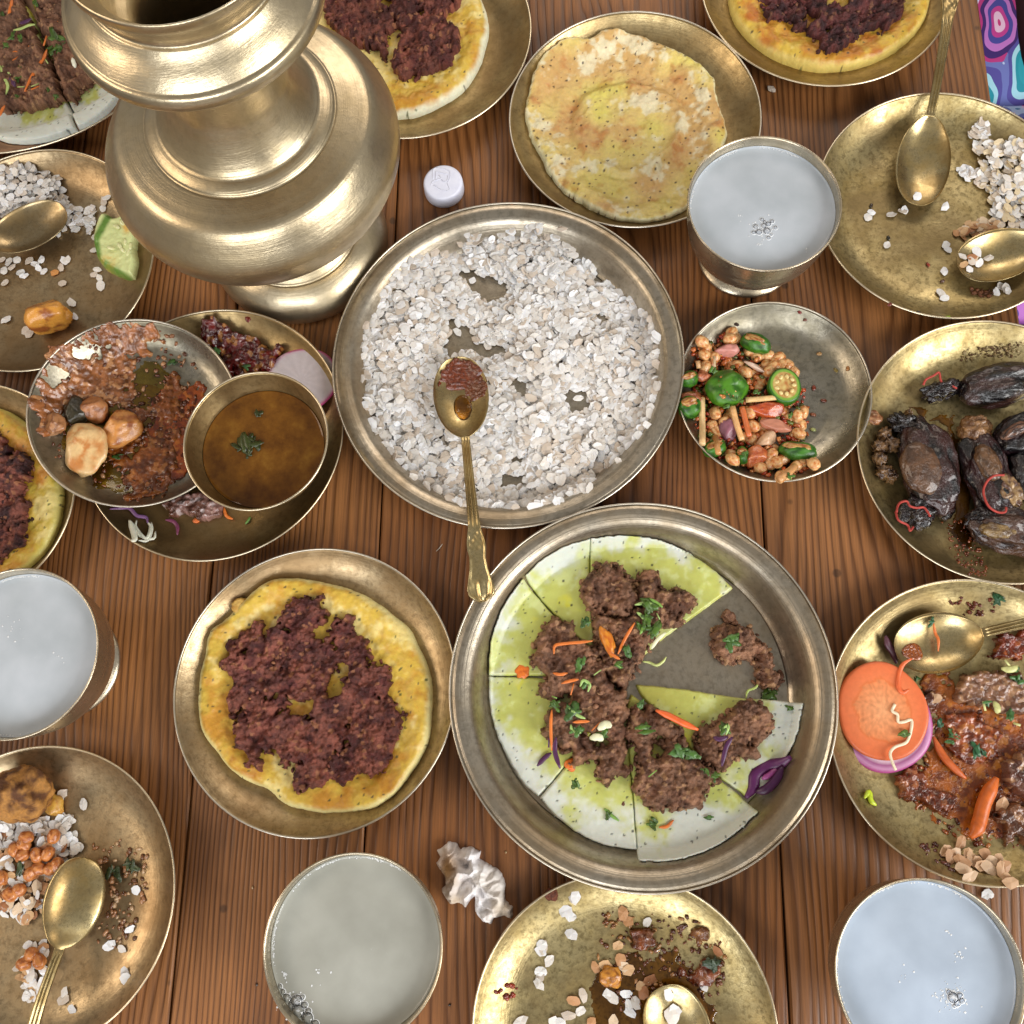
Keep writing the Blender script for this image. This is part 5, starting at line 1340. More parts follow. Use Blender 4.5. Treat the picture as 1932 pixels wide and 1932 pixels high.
# broth
zb2 = E_.base + 0.0245
Ein = float(np.interp(0.0245 , E_.pz - E_.base, E_.pr))
cb3 = Vector((E_.c.x, E_.c.y, zb2))
def broth():
    m, nt, p = node_mat('brown_broth')
    tc = N(nt, 'ShaderNodeTexCoord'); n = N(nt, 'ShaderNodeTexNoise', Scale=45, Detail=6, Roughness=.65); nt.links.new(tc.outputs['Object'], n.inputs['Vector'])
    k = ramp(nt, n.outputs[0], [(0.35, tuple(sr(82, 48, 14))), (0.55, tuple(sr(112, 72, 22))), (0.72, tuple(sr(136, 96, 34)))])
    nt.links.new(k, p.inputs['Base Color']); p.inputs['Roughness'].default_value = 0.06; p.inputs['IOR'].default_value = 1.36
    return m
M['broth'] = broth()
br = lathe('broth', [(Ein * .97, -.004), (Ein * .999, .0006), (Ein * .985, .0001), (Ein * .9, 0), (Ein * .5, 0), (0.00001, 0)], cb3, M['broth'], segs=90)
tag(br, 'clear brown broth with floating green herbs in the small deep bowl', 'broth')
for k, (x, y, r) in enumerate(((1330, 790, .0075), (1360, 770, .006), (1300, 800, .005), (1400, 790, .005), (1350, 830, .004), (1400, 620, .003))):
    q = at(*A4(x, y), zb2 + .0002)
    leaf('herb', tuple(q), r, sr(44, 52, 16), seed=k, curl=.05, parent=br, n=4)
# radish plate
curry(A4, [(1110, 120), (1200, 115), (1270, 150), (1330, 190), (1440, 240), (1530, 250), (1500, 330), (1460, 400), (1350, 400), (1220, 400), (1180, 290), (1090, 205)], C_, 0.0075, sr(110, 26, 24), sr(70, 14, 14), 'glossy dark red chutney lump behind the soup bowl', 110, sr(176, 120, 60), rag=.004, amp=1.4)
for x, y in ((1175, 275), (1330, 365)):
    place(leaf('herb_leaf', tuple(C_.pt(A4, x, y, .009)), .0035, sr(70, 110, 60), seed=x), 'pale green herb bit', C_, 'herb leaf')
tag(blob('chutney_drop', C_.pt(A4, 1342, 100, .001), (.0022, .0026, .001), (0, 0, .4), M['curry'], sr(120, 34, 24), sr(96, 20, 16), seed=3), 'red drop near the top rim of the radish plate', 'chutney drop')
def radish(rho, a, side):
    if side or rho > .985: return sr(206, 70, 140) if math.cos(a - .0) > -.5 else sr(226, 190, 214)
    c = sr(206, 198, 204) * (1 + .04 * math.sin(a * 14))
    return mixv(c, sr(214, 150, 190), max(0, (rho - .9) / .09))
def mixv(a, b, t): t = min(1, max(0, t)); return a * (1 - t) + b * t
tag(smooth_disc('radish_slice', A4, 1632, 432, 196, 178, C_, 0.0022, M['veg'], radish, lift=0.006, tilt=(0.10, 0.02), seed=4), 'thin translucent radish slice with a pink rim on the radish plate', 'radish')
curry(A4, [(890, 1110), (940, 1060), (1000, 1045), (1100, 1040), (1200, 1110), (1190, 1180), (1110, 1190), (1060, 1180), (1020, 1160), (920, 1170)], C_, 0.005, sr(150, 112, 104), sr(100, 62, 50), 'lump of meat and onion below the soup bowl on the radish plate', 112, sr(206, 190, 190), rag=.003, amp=1.2)
for pts, r, col, lab in (([(700, 1190), (715, 1230), (730, 1290), (712, 1305)], .0022, WHT, 'white cabbage strip'), ([(700, 1200), (760, 1275), (830, 1290), (842, 1250)], .0011, WHT, 'white cabbage strip'), ([(740, 1190), (735, 1230), (790, 1290), (815, 1230), (800, 1200)], .0013, WHT, 'white cabbage strip'),
                        ([(820, 1200), (822, 1245), (800, 1300), (750, 1300)], .0010, WHT, 'white cabbage strip'),
                        ([(595, 1130), (650, 1125), (700, 1125), (740, 1165), (790, 1175), (800, 1205)], .0014, sr(120, 84, 128), 'purple cabbage strip'), ([(895, 1188), (935, 1195), (960, 1225), (960, 1270)], .0014, sr(120, 60, 90), 'purple cabbage strip')):
    strand('cabbage_strip', A4, pts, C_, r, col, lab, 'cabbage strip', 'cabbage strips on the radish plate', flat=.45, lift=.0005)
strand('carrot_shred', A4, [(1212, 1120), (1225, 1165), (1262, 1185)], C_, .0012, CAR, 'hooked orange carrot shred under the soup bowl', 'carrot shred')
tag(blob('carrot_bit', C_.pt(A4, 1065, 1190, .001), (.003, .002, .001), (0, 0, .4), M['veg'], sr(222, 120, 60), sr(200, 100, 40), seed=2), 'tiny orange carrot chip beside the meat lump, radish plate', 'carrot chip')
strand('herb_stalk', A4, [(1328, 1212), (1345, 1190), (1355, 1170)], C_, .0009, sr(90, 130, 60), 'single thin green herb stalk on the bare lower part of the radish plate', 'herb stalk')

# ------------------------------------------------------------------ meatball plate
Hh = D['H']
pile(A9, [(-60, 1060), (0, 1060), (60, 1060), (110, 1070), (190, 1062), (260, 1070), (290, 1060), (320, 1110), (325, 1210), (260, 1225), (200, 1210), (100, 1150), (-60, 1160)], Hh, 120, 0.006, 'white rice flakes just below the meatball', seed=121)
pile(A9, [(-60, 1160), (0, 1160), (100, 1160), (270, 1140), (260, 1200), (270, 1260), (200, 1340), (180, 1440), (130, 1520), (90, 1500), (-60, 1460)], Hh, 210, 0.008, 'sauce stained rice flakes heaped left of the face down spoon', pal=TAN + WHITE[:2], seed=122)
pile(A9, [(90, 1570), (180, 1590), (200, 1700), (215, 1740), (170, 1830), (90, 1840), (78, 1740)], Hh, 44, 0.004, 'stained rice flakes beside the spoon neck, bottom left', pal=TAN[:3] + WHITE, seed=123)
lone_flakes(Hh, A9, [(262, 965), (250, 985), (350, 1010), (300, 1080), (265, 1095), (190, 1080), (300, 1155), (285, 1150), (335, 1190), (468, 1595), (455, 1605), (510, 1615), (545, 1535), (525, 1720), (525, 1740), (265, 1830), (270, 1800), (300, 1870), (155, 1815), (570, 1370)], 'rice flake', 'loose flakes on the meatball plate', seed=8)
p = Hh.pt(A9, 95, 968, 0.0165)
tag(blob('meatball', p, (0.0185, 0.0180, 0.0165), (0.2, 0.1, 0.5), M['meat'], sr(196, 138, 68), sr(104, 62, 30), seed=9, amp=.14, freq=2.6, nu=60, nv=40, cthr=(-.25, .3), cf=2.8), 'round browned meatball on the bottom left plate', 'meatball')
k = 0
for x, y in ((225, 1145), (100, 1180), (95, 1225), (155, 1225), (215, 1280), (240, 1265), (165, 1280), (130, 1300), (5, 1320), (80, 1370), (60, 1200), (110, 1150), (200, 1220), (40, 1390), (130, 1640), (165, 1670), (100, 1680)):
    k += 1
    place(blob('peanut', Hh.pt(A9, x, y, 0.0075), (.0052, .0042, .0040), (0, 0, k * 1.3), M['potato'], sr(204, 132, 70), sr(160, 88, 40), seed=k, amp=.12, nu=18, nv=12), 'glazed brown peanut', Hh, 'peanut', 'peanuts on the meatball plate')
tag(crumbs('food_scraps', A9, [(380, 1180), (480, 1160), (600, 1200), (620, 1380), (560, 1560), (440, 1640), (400, 1600), (470, 1400)], Hh, 130, (0.0006, 0.0020), [sr(150, 100, 60), sr(180, 130, 90), sr(110, 66, 34), sr(196, 160, 120)], M['curry'], seed=12), 'brown food scraps right of the face down spoon', 'food scraps', kind='stuff')
for x, y in ((470, 1290), (500, 1305), (565, 1275), (85, 1280), (530, 1270)):
    place(leaf('herb_leaf', tuple(Hh.pt(A9, x, y, .002 if x > 300 else .009)), .0045, sr(52, 62, 34), seed=x), 'dark herb leaf', Hh, 'herb leaf', 'herbs on the meatball plate')
tag(blob('egg_scrap', Hh.pt(A9, 225, 1010, .003), (.006, .008, .004), (0, 0, .4), M['potato'], sr(206, 160, 70), sr(186, 130, 60), seed=4, amp=.25), 'yellow scrap touching the lower right of the meatball', 'egg scrap')

# ------------------------------------------------------------------ bottom plate
S_ = D['S']
oil(A11, [(690, 620), (760, 520), (850, 430), (960, 420), (1100, 430), (1200, 560), (1300, 700), (1350, 900), (1000, 1000), (680, 900)], S_, 'brown oily stain in the middle of the bottom plate', 131, 'oil_amber', rag=.008)
curry(A11, [(890, 335), (960, 320), (1010, 330), (1000, 350), (1040, 400), (980, 440), (900, 400)], S_, .0045, sr(130, 66, 26), sr(86, 36, 12), 'glossy brown curry lump on the upper part of the bottom plate', 132, sr(140, 90, 60))
curry(A11, [(1000, 325), (1010, 305), (1100, 290), (1170, 295), (1160, 315), (1100, 335), (1060, 345)], S_, .0015, sr(120, 66, 36), sr(84, 38, 18), 'thin curry streak right of the glossy lump, bottom plate', 133, sr(170, 120, 80), rag=.004)
curry(A11, [(1180, 330), (1230, 325), (1280, 345), (1265, 395), (1200, 360)], S_, .0018, sr(130, 80, 44), sr(96, 50, 24), 'small curry patch near the upper right rim, bottom plate', 134, sr(180, 130, 80), rag=.004)
curry(A11, [(1110, 500), (1190, 530), (1240, 460), (1330, 480), (1310, 570), (1290, 640), (1240, 620), (1200, 600), (1120, 580)], S_, .003, sr(140, 72, 34), sr(92, 36, 14), 'dark red curry mixed with herbs right of the spoon, bottom plate', 135, sr(150, 100, 70), rag=.005)
place(leaf('herb_leaf', tuple(S_.pt(A11, 1290, 500, .004)), .006, sr(52, 66, 46), seed=3, n=5), 'dark crumpled herb', S_, 'herb leaf')
lone_flakes(S_, A11, [(612, 158), (600, 170), (560, 232), (580, 250), (592, 262), (595, 345), (445, 398), (455, 410), (440, 430), (482, 475), (440, 530), (435, 560), (435, 590), (962, 285), (650, 645), (770, 640), (790, 655), (860, 640), (875, 700), (880, 730), (905, 680), (580, 745), (505, 775), (540, 780), (345, 775), (1240, 600), (635, 720)], 'white rice flake', 'white flakes on the bottom plate', seed=11, r=.0037)
lone_flakes(S_, A11, [(845, 240), (870, 285), (820, 400), (830, 470), (710, 510), (760, 500), (850, 505), (870, 520), (930, 600), (945, 630), (1310, 430), (690, 780), (800, 775), (600, 670), (980, 575)], 'brown rice flake', 'brown flakes on the bottom plate', seed=12, pal=TAN, r=.0037)
tag(blob('egg_scrap', S_.pt(A11, 785, 555, .002), (.007, .006, .0025), (0, 0, .4), M['potato'], sr(206, 140, 50), sr(150, 90, 30), seed=6, amp=.3), 'orange scrap with a green bit above the middle of the bottom plate', 'egg scrap')
tag(blob('chilli_flake', S_.pt(A11, 495, 152, .001), (.0042, .0036, .001), (0, 0, .4), M['meat'], sr(120, 60, 30), sr(90, 40, 20), seed=6, amp=.3), 'brown stain speck on the top rim of the bottom plate', 'crumb')
tag(crumbs('chilli_flakes', A11, [(215, 600), (330, 590), (340, 620), (280, 680), (240, 670)], S_, 14, (0.0008, 0.0022), [sr(150, 50, 24), sr(130, 40, 20)], M['curry'], seed=13), 'few red chilli flakes near the left rim of the bottom plate', 'chilli flakes', kind='stuff')
tag(crumbs('food_scraps', A11, [(740, 230), (1240, 280), (1350, 420), (1330, 640), (1250, 786), (900, 786), (700, 560)], S_, 260, (0.0005, 0.0018), [sr(120, 70, 40), sr(90, 44, 20), sr(170, 120, 70)], M['curry'], seed=14), 'tiny brown scraps scattered over the bottom plate', 'food scraps', kind='stuff')
for u, v, k in ((.12, .1, 1), (.34, 0.0, 2), (.30, .12, 3)):
    tag(flakes('rice_flake', [tuple(in_spoon(S7, u, v, .0015))], r=.0045, seed=k, tilt=.1), 'white rice flake in the bottom spoon, ' + ['nearest its tip', 'left one deeper in the bowl', 'right one deeper in the bowl'][k - 1], 'rice flake', 'flakes in the bottom spoon')

# ------------------------------------------------------------------ carrot slice plate
T_ = D['T']
curry(A12, [(455, 500), (560, 480), (620, 560), (700, 600), (1100, 600), (1200, 900), (1000, 1150), (780, 1170), (690, 1180), (620, 1130), (480, 1040), (420, 950), (480, 860), (510, 780), (500, 600)], T_, .0009, sr(170, 92, 24), sr(122, 56, 12), 'wide pool of oily orange sauce across the carrot slice plate', 141, sr(190, 120, 40), rag=.006, amp=.12, gaps=.12, name='sauce', cat='sauce')
for i, (pts, th_, c1, c2, c3, lab) in enumerate([
    ([(770, 345), (830, 320), (960, 300), (960, 420), (820, 415), (760, 410)], .004, sr(140, 56, 24), sr(92, 28, 10), sr(190, 100, 44), 'dark red curry behind the spoon handle on the carrot slice plate'),
    ([(595, 540), (680, 480), (760, 465), (850, 480), (900, 560), (960, 600), (880, 640), (800, 650), (700, 625), (620, 610)], .008, BRN1, BRN2, BRNL, 'lump of minced meat and cabbage near the upper right of that plate'),
    ([(340, 900), (430, 870), (500, 930), (600, 990), (620, 1060), (520, 1050), (430, 1010), (370, 950)], .003, sr(140, 70, 38), sr(92, 36, 16), sr(190, 120, 76), 'glossy dark curry crumbs below the carrot slice'),
    ([(800, 840), (890, 790), (1000, 790), (1000, 1010), (880, 1010), (820, 960)], .008, sr(120, 76, 60), sr(80, 42, 30), BRNL, 'shredded meat at the right edge below the herbs'),
    ([(560, 670), (640, 655), (720, 660), (760, 700), (800, 760), (740, 850), (660, 880), (600, 820), (575, 740)], .0025, sr(160, 76, 26), sr(104, 40, 12), sr(190, 120, 60), 'red curry patch in the middle right of the carrot slice plate'),
    ([(760, 1080), (890, 1020), (1000, 1020), (1000, 1190), (830, 1180)], .004, sr(130, 84, 54), sr(90, 50, 30), BRNL, 'brown curry at the lower right of the carrot slice plate'),
    ([(480, 560), (520, 540), (550, 600), (530, 650), (490, 640)], .0025, sr(120, 66, 40), sr(86, 40, 22), BRNL, 'small curry patch hugging the right side of the carrot slice')]):
    curry(A12, pts, T_, th_, c1, c2, lab, 142 + i, c3, rag=.005, amp=1.3, lift=.0004)
tag(crumbs('curry_crumbs', A12, [(380, 900), (480, 850), (520, 520), (620, 560), (760, 650), (894, 700), (900, 1180), (640, 1200), (420, 1030)], T_, 300, (0.0006, 0.0020), [sr(160, 84, 36), sr(116, 46, 16), sr(186, 120, 64), sr(84, 30, 10)], M['curry'], seed=15), 'wet red brown crumbs all over the carrot slice plate', 'curry', kind='stuff')
tag(crumbs('curry_crumbs', A12, [(580, 180), (680, 190), (780, 170), (780, 250), (660, 240)], T_, 26, (0.0007, 0.0020), [sr(130, 60, 36), sr(100, 40, 22)], M['curry'], seed=16), 'red specks on the upper rim of the carrot slice plate', 'curry', kind='stuff')
tag(crumbs('curry_crumbs', A12, [(440, 1170), (520, 1190), (620, 1290), (600, 1310), (480, 1230)], T_, 26, (0.0007, 0.0020), [sr(110, 60, 46), sr(86, 40, 30)], M['curry'], seed=18), 'brown specks on the lower left rim of the carrot slice plate', 'curry', kind='stuff')
def onion(rho, a, side):
    if side or rho > .97: return sr(176, 74, 140)
    if rho > .86: return sr(206, 150, 190)
    if rho > .83: return sr(170, 100, 150)
    return sr(222, 196, 214)
def carrot(rho, a, side):
    if side: return sr(206, 104, 60)
    core = .60 + .09 * mn.noise(Vector((math.cos(a) * 2.5, math.sin(a) * 2.5, 1)))
    n = 0.22 * mn.noise(Vector((rho * 14 * math.cos(a), rho * 14 * math.sin(a), 5))) + .10 * mn.noise(Vector((math.cos(a) * 12, math.sin(a) * 12, rho * 2)))
    if rho < core: return mixv(sr(226, 160, 112), sr(220, 134, 84), rho / core) * (1 + 1.3 * n)
    if rho < core + .05: return sr(218, 118, 66)
    return mixv(sr(228, 128, 80), sr(218, 110, 64), (rho - core) / (1 - core)) * (1 + .3 * n)
tag(smooth_disc('onion_slice', A12, 318, 690, 188, 205, T_, 0.0045, M['veg'], onion, lift=0.002, tilt=(0.10, 0.04), seed=7), 'purple rimmed onion slice under the carrot slice', 'onion slice')
tag(smooth_disc('carrot_slice', A12, 312, 640, 178, 205, T_, 0.0042, M['veg'], carrot, lift=0.0075, tilt=(0.10, 0.04), seed=9, nt=96, nr=26), 'big bright orange carrot slice on an onion slice, right side plate', 'carrot slice')
class Lift:
    def __init__(s, d, h): s.d, s.h, s.base = d, h, d.base
    def z(s, X, Y): return s.d.z(X, Y) + s.h
    def pt(s, cv, x, y, lift=0.0): return s.d.pt(cv, x, y, s.h + lift)
strand('sprout', A12, [(362, 612), (350, 640), (372, 655), (375, 685), (400, 685), (430, 678), (428, 720), (415, 760), (400, 775), (360, 790), (342, 815), (350, 850), (365, 885)], Lift(T_, .0125), .0010, sr(236, 220, 190), 'wavy white sprout lying on the carrot slice', 'sprout', wave=.0003, taper=False)
strand('carrot_shred', A12, [(432, 424), (395, 448), (378, 490), (375, 540), (395, 565), (420, 550)], Lift(T_, .0125), .0015, sr(226, 106, 56), 'hooked carrot shred over the top of the carrot slice', 'carrot shred', wave=.0003)
place(leaf('herb_leaf', tuple(T_.pt(A12, 397, 735, .014)), .0040, sr(76, 100, 40), seed=33, n=3), 'small green herb', T_, 'herb leaf')
strand('carrot_stick', A12, [(782, 915), (758, 960), (730, 1020), (712, 1090), (698, 1130), (672, 1162)], T_, .0048, sr(206, 104, 40), 'thick bent carrot stick in the oil right of the carrot slice', 'carrot stick', lift=.0010, flat=.8)
strand('carrot_stick', A12, [(520, 745), (545, 800), (575, 845), (615, 885), (655, 920)], T_, .0026, sr(196, 98, 46), 'slender carrot stick beside the thick bent one', 'carrot stick', lift=.001, flat=.7)
strand('carrot_shred', A12, [(520, 275), (528, 320), (540, 345), (540, 395)], Lift(T_, .0085), .0011, sr(206, 110, 50), 'thin carrot shred in the spoon behind the carrot slice', 'carrot shred')
strand('purple_cabbage_shred', A12, [(322, 330), (335, 370), (355, 400), (368, 445)], T_, .0026, sr(80, 44, 56), 'dark cabbage strip left of the spoon on the carrot slice plate', 'cabbage shred', lift=.002)
for x, y, r, l in ((785, 180, 7, 0), (505, 278, 5, .008), (868, 510, 8, .009), (830, 655, 6, .008), (600, 735, 6, .002), (580, 765, 5, .002), (695, 795, 9, .003), (545, 695, 5, .002), (448, 508, 4, .002), (725, 815, 5, .003), (740, 610, 5, .009), (860, 470, 5, .009), (1000, 500, 6, .009)):
    place(leaf('herb_leaf', tuple(T_.pt(A12, x, y, .001 + l)), r * .00062, sr(42, 84, 52) if x % 2 else sr(54, 92, 40), seed=x, n=4), 'green herb leaf', T_, 'herb leaf', 'herbs on the carrot slice plate')
for pts in ([(800, 465), (840, 470), (870, 455)], [(770, 600), (785, 630), (780, 650)], [(725, 600), (735, 640)], [(880, 700), (850, 690)], [(835, 455), (815, 430)]):
    strand('cabbage_shred', A12, pts, Lift(T_, .009), .0022, sr(196, 196, 130), 'pale cabbage shred', 'cabbage shred', 'pale shreds on the carrot slice plate', flat=.4)
strand('herb_stalk', A12, [(235, 1000), (255, 975), (262, 1010), (285, 1030)], T_, .0018, sr(190, 210, 50), 'bright yellow green shred at the left of the carrot slice plate', 'herb stalk')
lone_flakes(T_, A12, [(575, 1215), (590, 1240), (612, 1235), (630, 1258), (650, 1275), (665, 1240), (680, 1250), (700, 1262), (735, 1232), (755, 1265), (748, 1285), (800, 1292), (815, 1285), (825, 1335), (840, 1350), (670, 1325), (790, 1250), (640, 1290), (720, 1280), (530, 590), (635, 1180), (800, 1030)], 'beige rice flake', 'beige flakes on the carrot slice plate', seed=17, pal=[sr(206, 166, 128), sr(190, 146, 108), sr(220, 188, 156)], lift=.002, r=.0042)
o = flakes('rice_flake', [tuple(at(*A12(735, 1400), .001)), tuple(at(*A12(748, 1392), .001))], seed=3, tilt=.1); tag(o, 'pair of white rice flakes stuck together on bare wood, above the bottom right cup', 'rice flake')

# ------------------------------------------------------------------ sausage plate
U_ = D['U']
BK1, BK2, SKN, TANL = sr(36, 21, 22), sr(9, 6, 9), sr(104, 72, 48), sr(156, 112, 66)
oil(A6, [(1280, 620), (1400, 600), (1560, 700), (1620, 1000), (1700, 1300), (1600, 1400), (1500, 1330), (1540, 1100), (1580, 900), (1450, 700)], U_, 'brown meat juice between the sausages', 151, 'oil_amber', rag=.008)
def saus(parts, label, seed):
    x, y, r, rz, c1, c2, l, am = parts[0][:8]
    root = blob('stuffed_sausage', U_.pt(A6, x, y, l), r, (0, 0, rz), M['skin'], c1 * .8, c2, seed=seed, amp=am, freq=2.2, nu=110, nv=64, crease=.16 if seed % 2 else None, wrinkle=.035)
    tag(root, label, 'sausage')
    for k, (nm, x, y, r, rz, c1, c2, l, am) in enumerate(parts[1:]):
        blob(nm, U_.pt(A6, x, y, l), r, (0, 0, rz), M['skin'], c1, c2, seed=seed * 7 + k, amp=am, freq=2.4, nu=60, nv=36, parent=root, wrinkle=.22 if nm in ('tied_end', 'flap', 'torn_end') else .03)
    return root
k = 1 / 2.8794 / 2680        # A6 unit in metres
saus([(1800, 505, (232 * k, 120 * k, .015), .16, sr(66, 40, 36), BK2, .011, .10), ('tied_end', 1482, 532, (112 * k, 56 * k, .009), .25, BK1, BK2, .007, .3)], 'plump black sausage at the top of the plate, tied end pointing left', 3)
saus([(1415, 950, (152 * k, 285 * k, .014), .18, sr(70, 40, 36), BK2, .009, .12), ('stuffing', 1375, 950, (108 * k, 150 * k, .0065), .15, SKN, sr(78, 52, 34), .0185, .05), ('tied_end', 1345, 1195, (92 * k, 90 * k, .009), .2, BK1, BK2, .007, .3), ('flap', 1290, 720, (95 * k, 55 * k, .008), -.5, BK1, BK2, .008, .35)],
     'burst sausage with a smooth brown middle and black lower end, left of the pair', 4)
saus([(1745, 1010, (122 * k, 265 * k, .013), .28, sr(66, 36, 36), BK2, .009, .14), ('stuffing', 1735, 925, (62 * k, 110 * k, .006), .3, sr(110, 76, 46), sr(80, 54, 32), .018, .06), ('torn_end', 1665, 745, (92 * k, 84 * k, .009), .5, TANL, sr(110, 70, 38), .010, .16),
      ('filling', 1855, 1075, (58 * k, 80 * k, .005), .4, sr(176, 142, 96), sr(96, 62, 44), .018, .35)], 'split sausage with a tan torn upper end, in the middle', 5)
saus([(1925, 770, (175 * k, 118 * k, .014), .45, sr(56, 36, 40), BK2, .011, .10), ('stuffing', 1890, 745, (90 * k, 34 * k, .004), .5, sr(120, 80, 56), sr(60, 36, 28), .023, .1)], 'black glossy sausage at the right edge of the picture', 7)
saus([(1850, 1290, (215 * k, 125 * k, .013), -.22, sr(92, 62, 48), BK1, .010, .14), ('stuffing', 1790, 1290, (90 * k, 44 * k, .004), -.1, sr(140, 112, 66), sr(96, 70, 40), .0195, .1), ('flap', 1700, 1225, (85 * k, 48 * k, .007), .3, BK1, BK2, .012, .35)], 'brown wrinkled sausage at the bottom of the plate', 8)
saus([(1960, 1010, (90 * k, 150 * k, .012), .5, BK1, BK2, .010, .15), ('flap', 1915, 930, (40 * k, 40 * k, .006), .5, BK1, BK2, .010, .2)], 'black sausage end in the gap at the right edge', 9)
for j, (x, y, r) in enumerate(((1205, 825, 55), (1170, 770, 40), (1150, 905, 42), (1180, 975, 48), (1215, 1000, 34), (1300, 665, 26), (1150, 840, 40))):
    place(blob('crisp_scrap', U_.pt(A6, x, y, .005), (r * k, r * k * .8, .006), (0, 0, j), M['skin'], sr(140, 104, 66), sr(64, 38, 24), seed=j + 30, amp=.35, freq=3, nu=26, nv=16), 'crisp brown scrap', U_, 'meat scrap', 'crisp scraps on the sausage plate')
place(blob('crisp_scrap', U_.pt(A6, 1120, 680, .002), (36 * k, 40 * k, .002), (0, 0, .8), M['curry'], sr(190, 140, 100), sr(130, 74, 40), seed=44, amp=.3), 'lone round crumb', U_, 'crumb')
RT = sr(176, 62, 52)
for pts, h_, lab in (([(1240, 1190), (1245, 1160), (1262, 1138), (1295, 1132), (1312, 1158), (1350, 1168), (1385, 1165), (1405, 1185), (1422, 1215)], .016, 'red thread round the black end of the left sausage'),
                     ([(1235, 1190), (1250, 1235), (1300, 1262), (1312, 1292), (1330, 1272)], .009, 'loose red thread tail below the left sausage'),
                     ([(1825, 990), (1775, 992), (1735, 1020), (1712, 1070), (1720, 1120), (1745, 1165), (1790, 1192), (1830, 1190), (1835, 1165)], .022, 'long curved red thread across the middle sausages'),
                     ([(1385, 500), (1400, 470), (1440, 450), (1470, 432), (1478, 470), (1490, 495)], .014, 'faded red thread above the tied end of the top sausage'),
                     ([(1490, 495), (1520, 500), (1545, 508), (1566, 520)], .014, 'short red thread on the neck of the top sausage')):
    strand('red_thread', A6, pts, Lift(U_, h_ - .001), .0008, RT, lab, 'thread', mat=M['thread'], flat=1, wave=.0008, taper=False)
tag(crumbs('seed_crumbs', A6, [(1590, 330), (1680, 310), (1760, 280), (1900, 270), (1932, 330), (1850, 350), (1700, 350), (1620, 370)], U_, 110, (0.0005, 0.0014), [sr(196, 176, 130), sr(166, 140, 96), sr(110, 80, 50)], M['meat'], seed=20, thick=.002), 'pale crumbs above the top sausage', 'crumbs', kind='stuff')
tag(crumbs('red_specks', A6, [(1480, 1260), (1600, 1230), (1700, 1380), (1750, 1520), (1640, 1560), (1540, 1420)], U_, 110, (0.0004, 0.0013), [sr(150, 76, 36), sr(120, 56, 30)], M['curry'], seed=21), 'rusty specks on the lower part of the sausage plate', 'crumbs', kind='stuff')

# ------------------------------------------------------------------ peanut salad
V_ = D['V']
rs = random.Random(77)
PN1, PN2 = sr(230, 182, 124), sr(200, 118, 58)
kk = 1 / 2.8794 / 2500
def pea(x, y, l, big=1.0, i=0):
    r = 30 * kk * big
    o = blob('peanut', V_.pt(A6, x, y, l), (r * rs.uniform(1.05, 1.35), r, r * .9), (rs.uniform(-.4, .4), rs.uniform(-.4, .4), rs.uniform(0, 3.1)), M['potato'], PN1, PN2, seed=i, amp=.10, nu=20, nv=14, cthr=(-.1, .35))
    place(o, rs.choice(['spiced peanut', 'glazed peanut', 'reddish peanut']), V_, 'peanut', 'peanuts in the salad')
spots = [(180, 262), (205, 300), (220, 340), (195, 335), (345, 215), (362, 248), (335, 250), (600, 350), (615, 385), (575, 400), (440, 320), (478, 345), (250, 350), (500, 950), (545, 930), (590, 920), (620, 905), (640, 990), (610, 1000), (700, 940), (720, 925), (790, 930), (770, 905), (730, 650), (705, 665), (700, 690), (720, 720),
         (710, 765), (640, 880), (340, 880), (350, 905), (465, 790), (450, 800), (460, 725), (320, 685), (270, 635), (255, 655), (240, 720), (262, 755), (310, 700), (490, 500), (505, 480), (420, 430), (380, 395), (530, 400), (548, 425), (680, 430), (650, 395), (200, 400), (230, 385), (570, 850), (560, 880), (690, 770), (520, 700), (440, 650), (540, 340)]
for i, (x, y) in enumerate(spots): pea(x, y, .0045 + .0035 * (i % 3 == 0), i=i)
for i in range(26):     # lower layer
    a, q = rs.uniform(0, 6.28), math.sqrt(rs.random())
    pea(430 + 230 * q * math.cos(a), 600 + 300 * q * math.sin(a), .003, i=100 + i)
def chi_ring(rho, a, side):
    if side or rho > .86: return sr(46, 98, 22)
    if rho > .72: return sr(120, 160, 60)
    return mixv(sr(206, 186, 116), sr(170, 104, 52), .5 + .9 * mn.noise(Vector((rho * 4 * math.cos(a), rho * 4 * math.sin(a), 3))))
big = blob('green_chilli', V_.pt(A6, 315, 520, .011), (108 * kk, 96 * kk, .010), (0.1, 0, .1), M['veg'], sr(76, 130, 28), sr(44, 92, 16), seed=2, amp=.10, nu=44, nv=28, cthr=(-.1,.3))
tag(big, 'largest round green chilli piece in the peanut salad', 'chilli')
tag(smooth_disc('green_chilli', A6, 635, 500, 92, 92, V_, .0085, M['veg'], chi_ring, lift=.006, tilt=(-.12, .05), seed=5, nt=64), 'cut chilli ring showing pale seeds, right side of the salad', 'chilli')
ringo = bpy.data.objects['green_chilli.001']
for q in range(9):
    a = q * .7; blob('seed', V_.pt(A6, 635 + 48 * math.cos(a), 500 + 48 * math.sin(a), .0150 - .0012 * math.cos(a) * 0), (.0019, .0014, .0008), (0, 0, a), M['veg'], sr(232, 214, 150), sr(206, 176, 110), seed=q, amp=.1, nu=10, nv=6, parent=ringo)
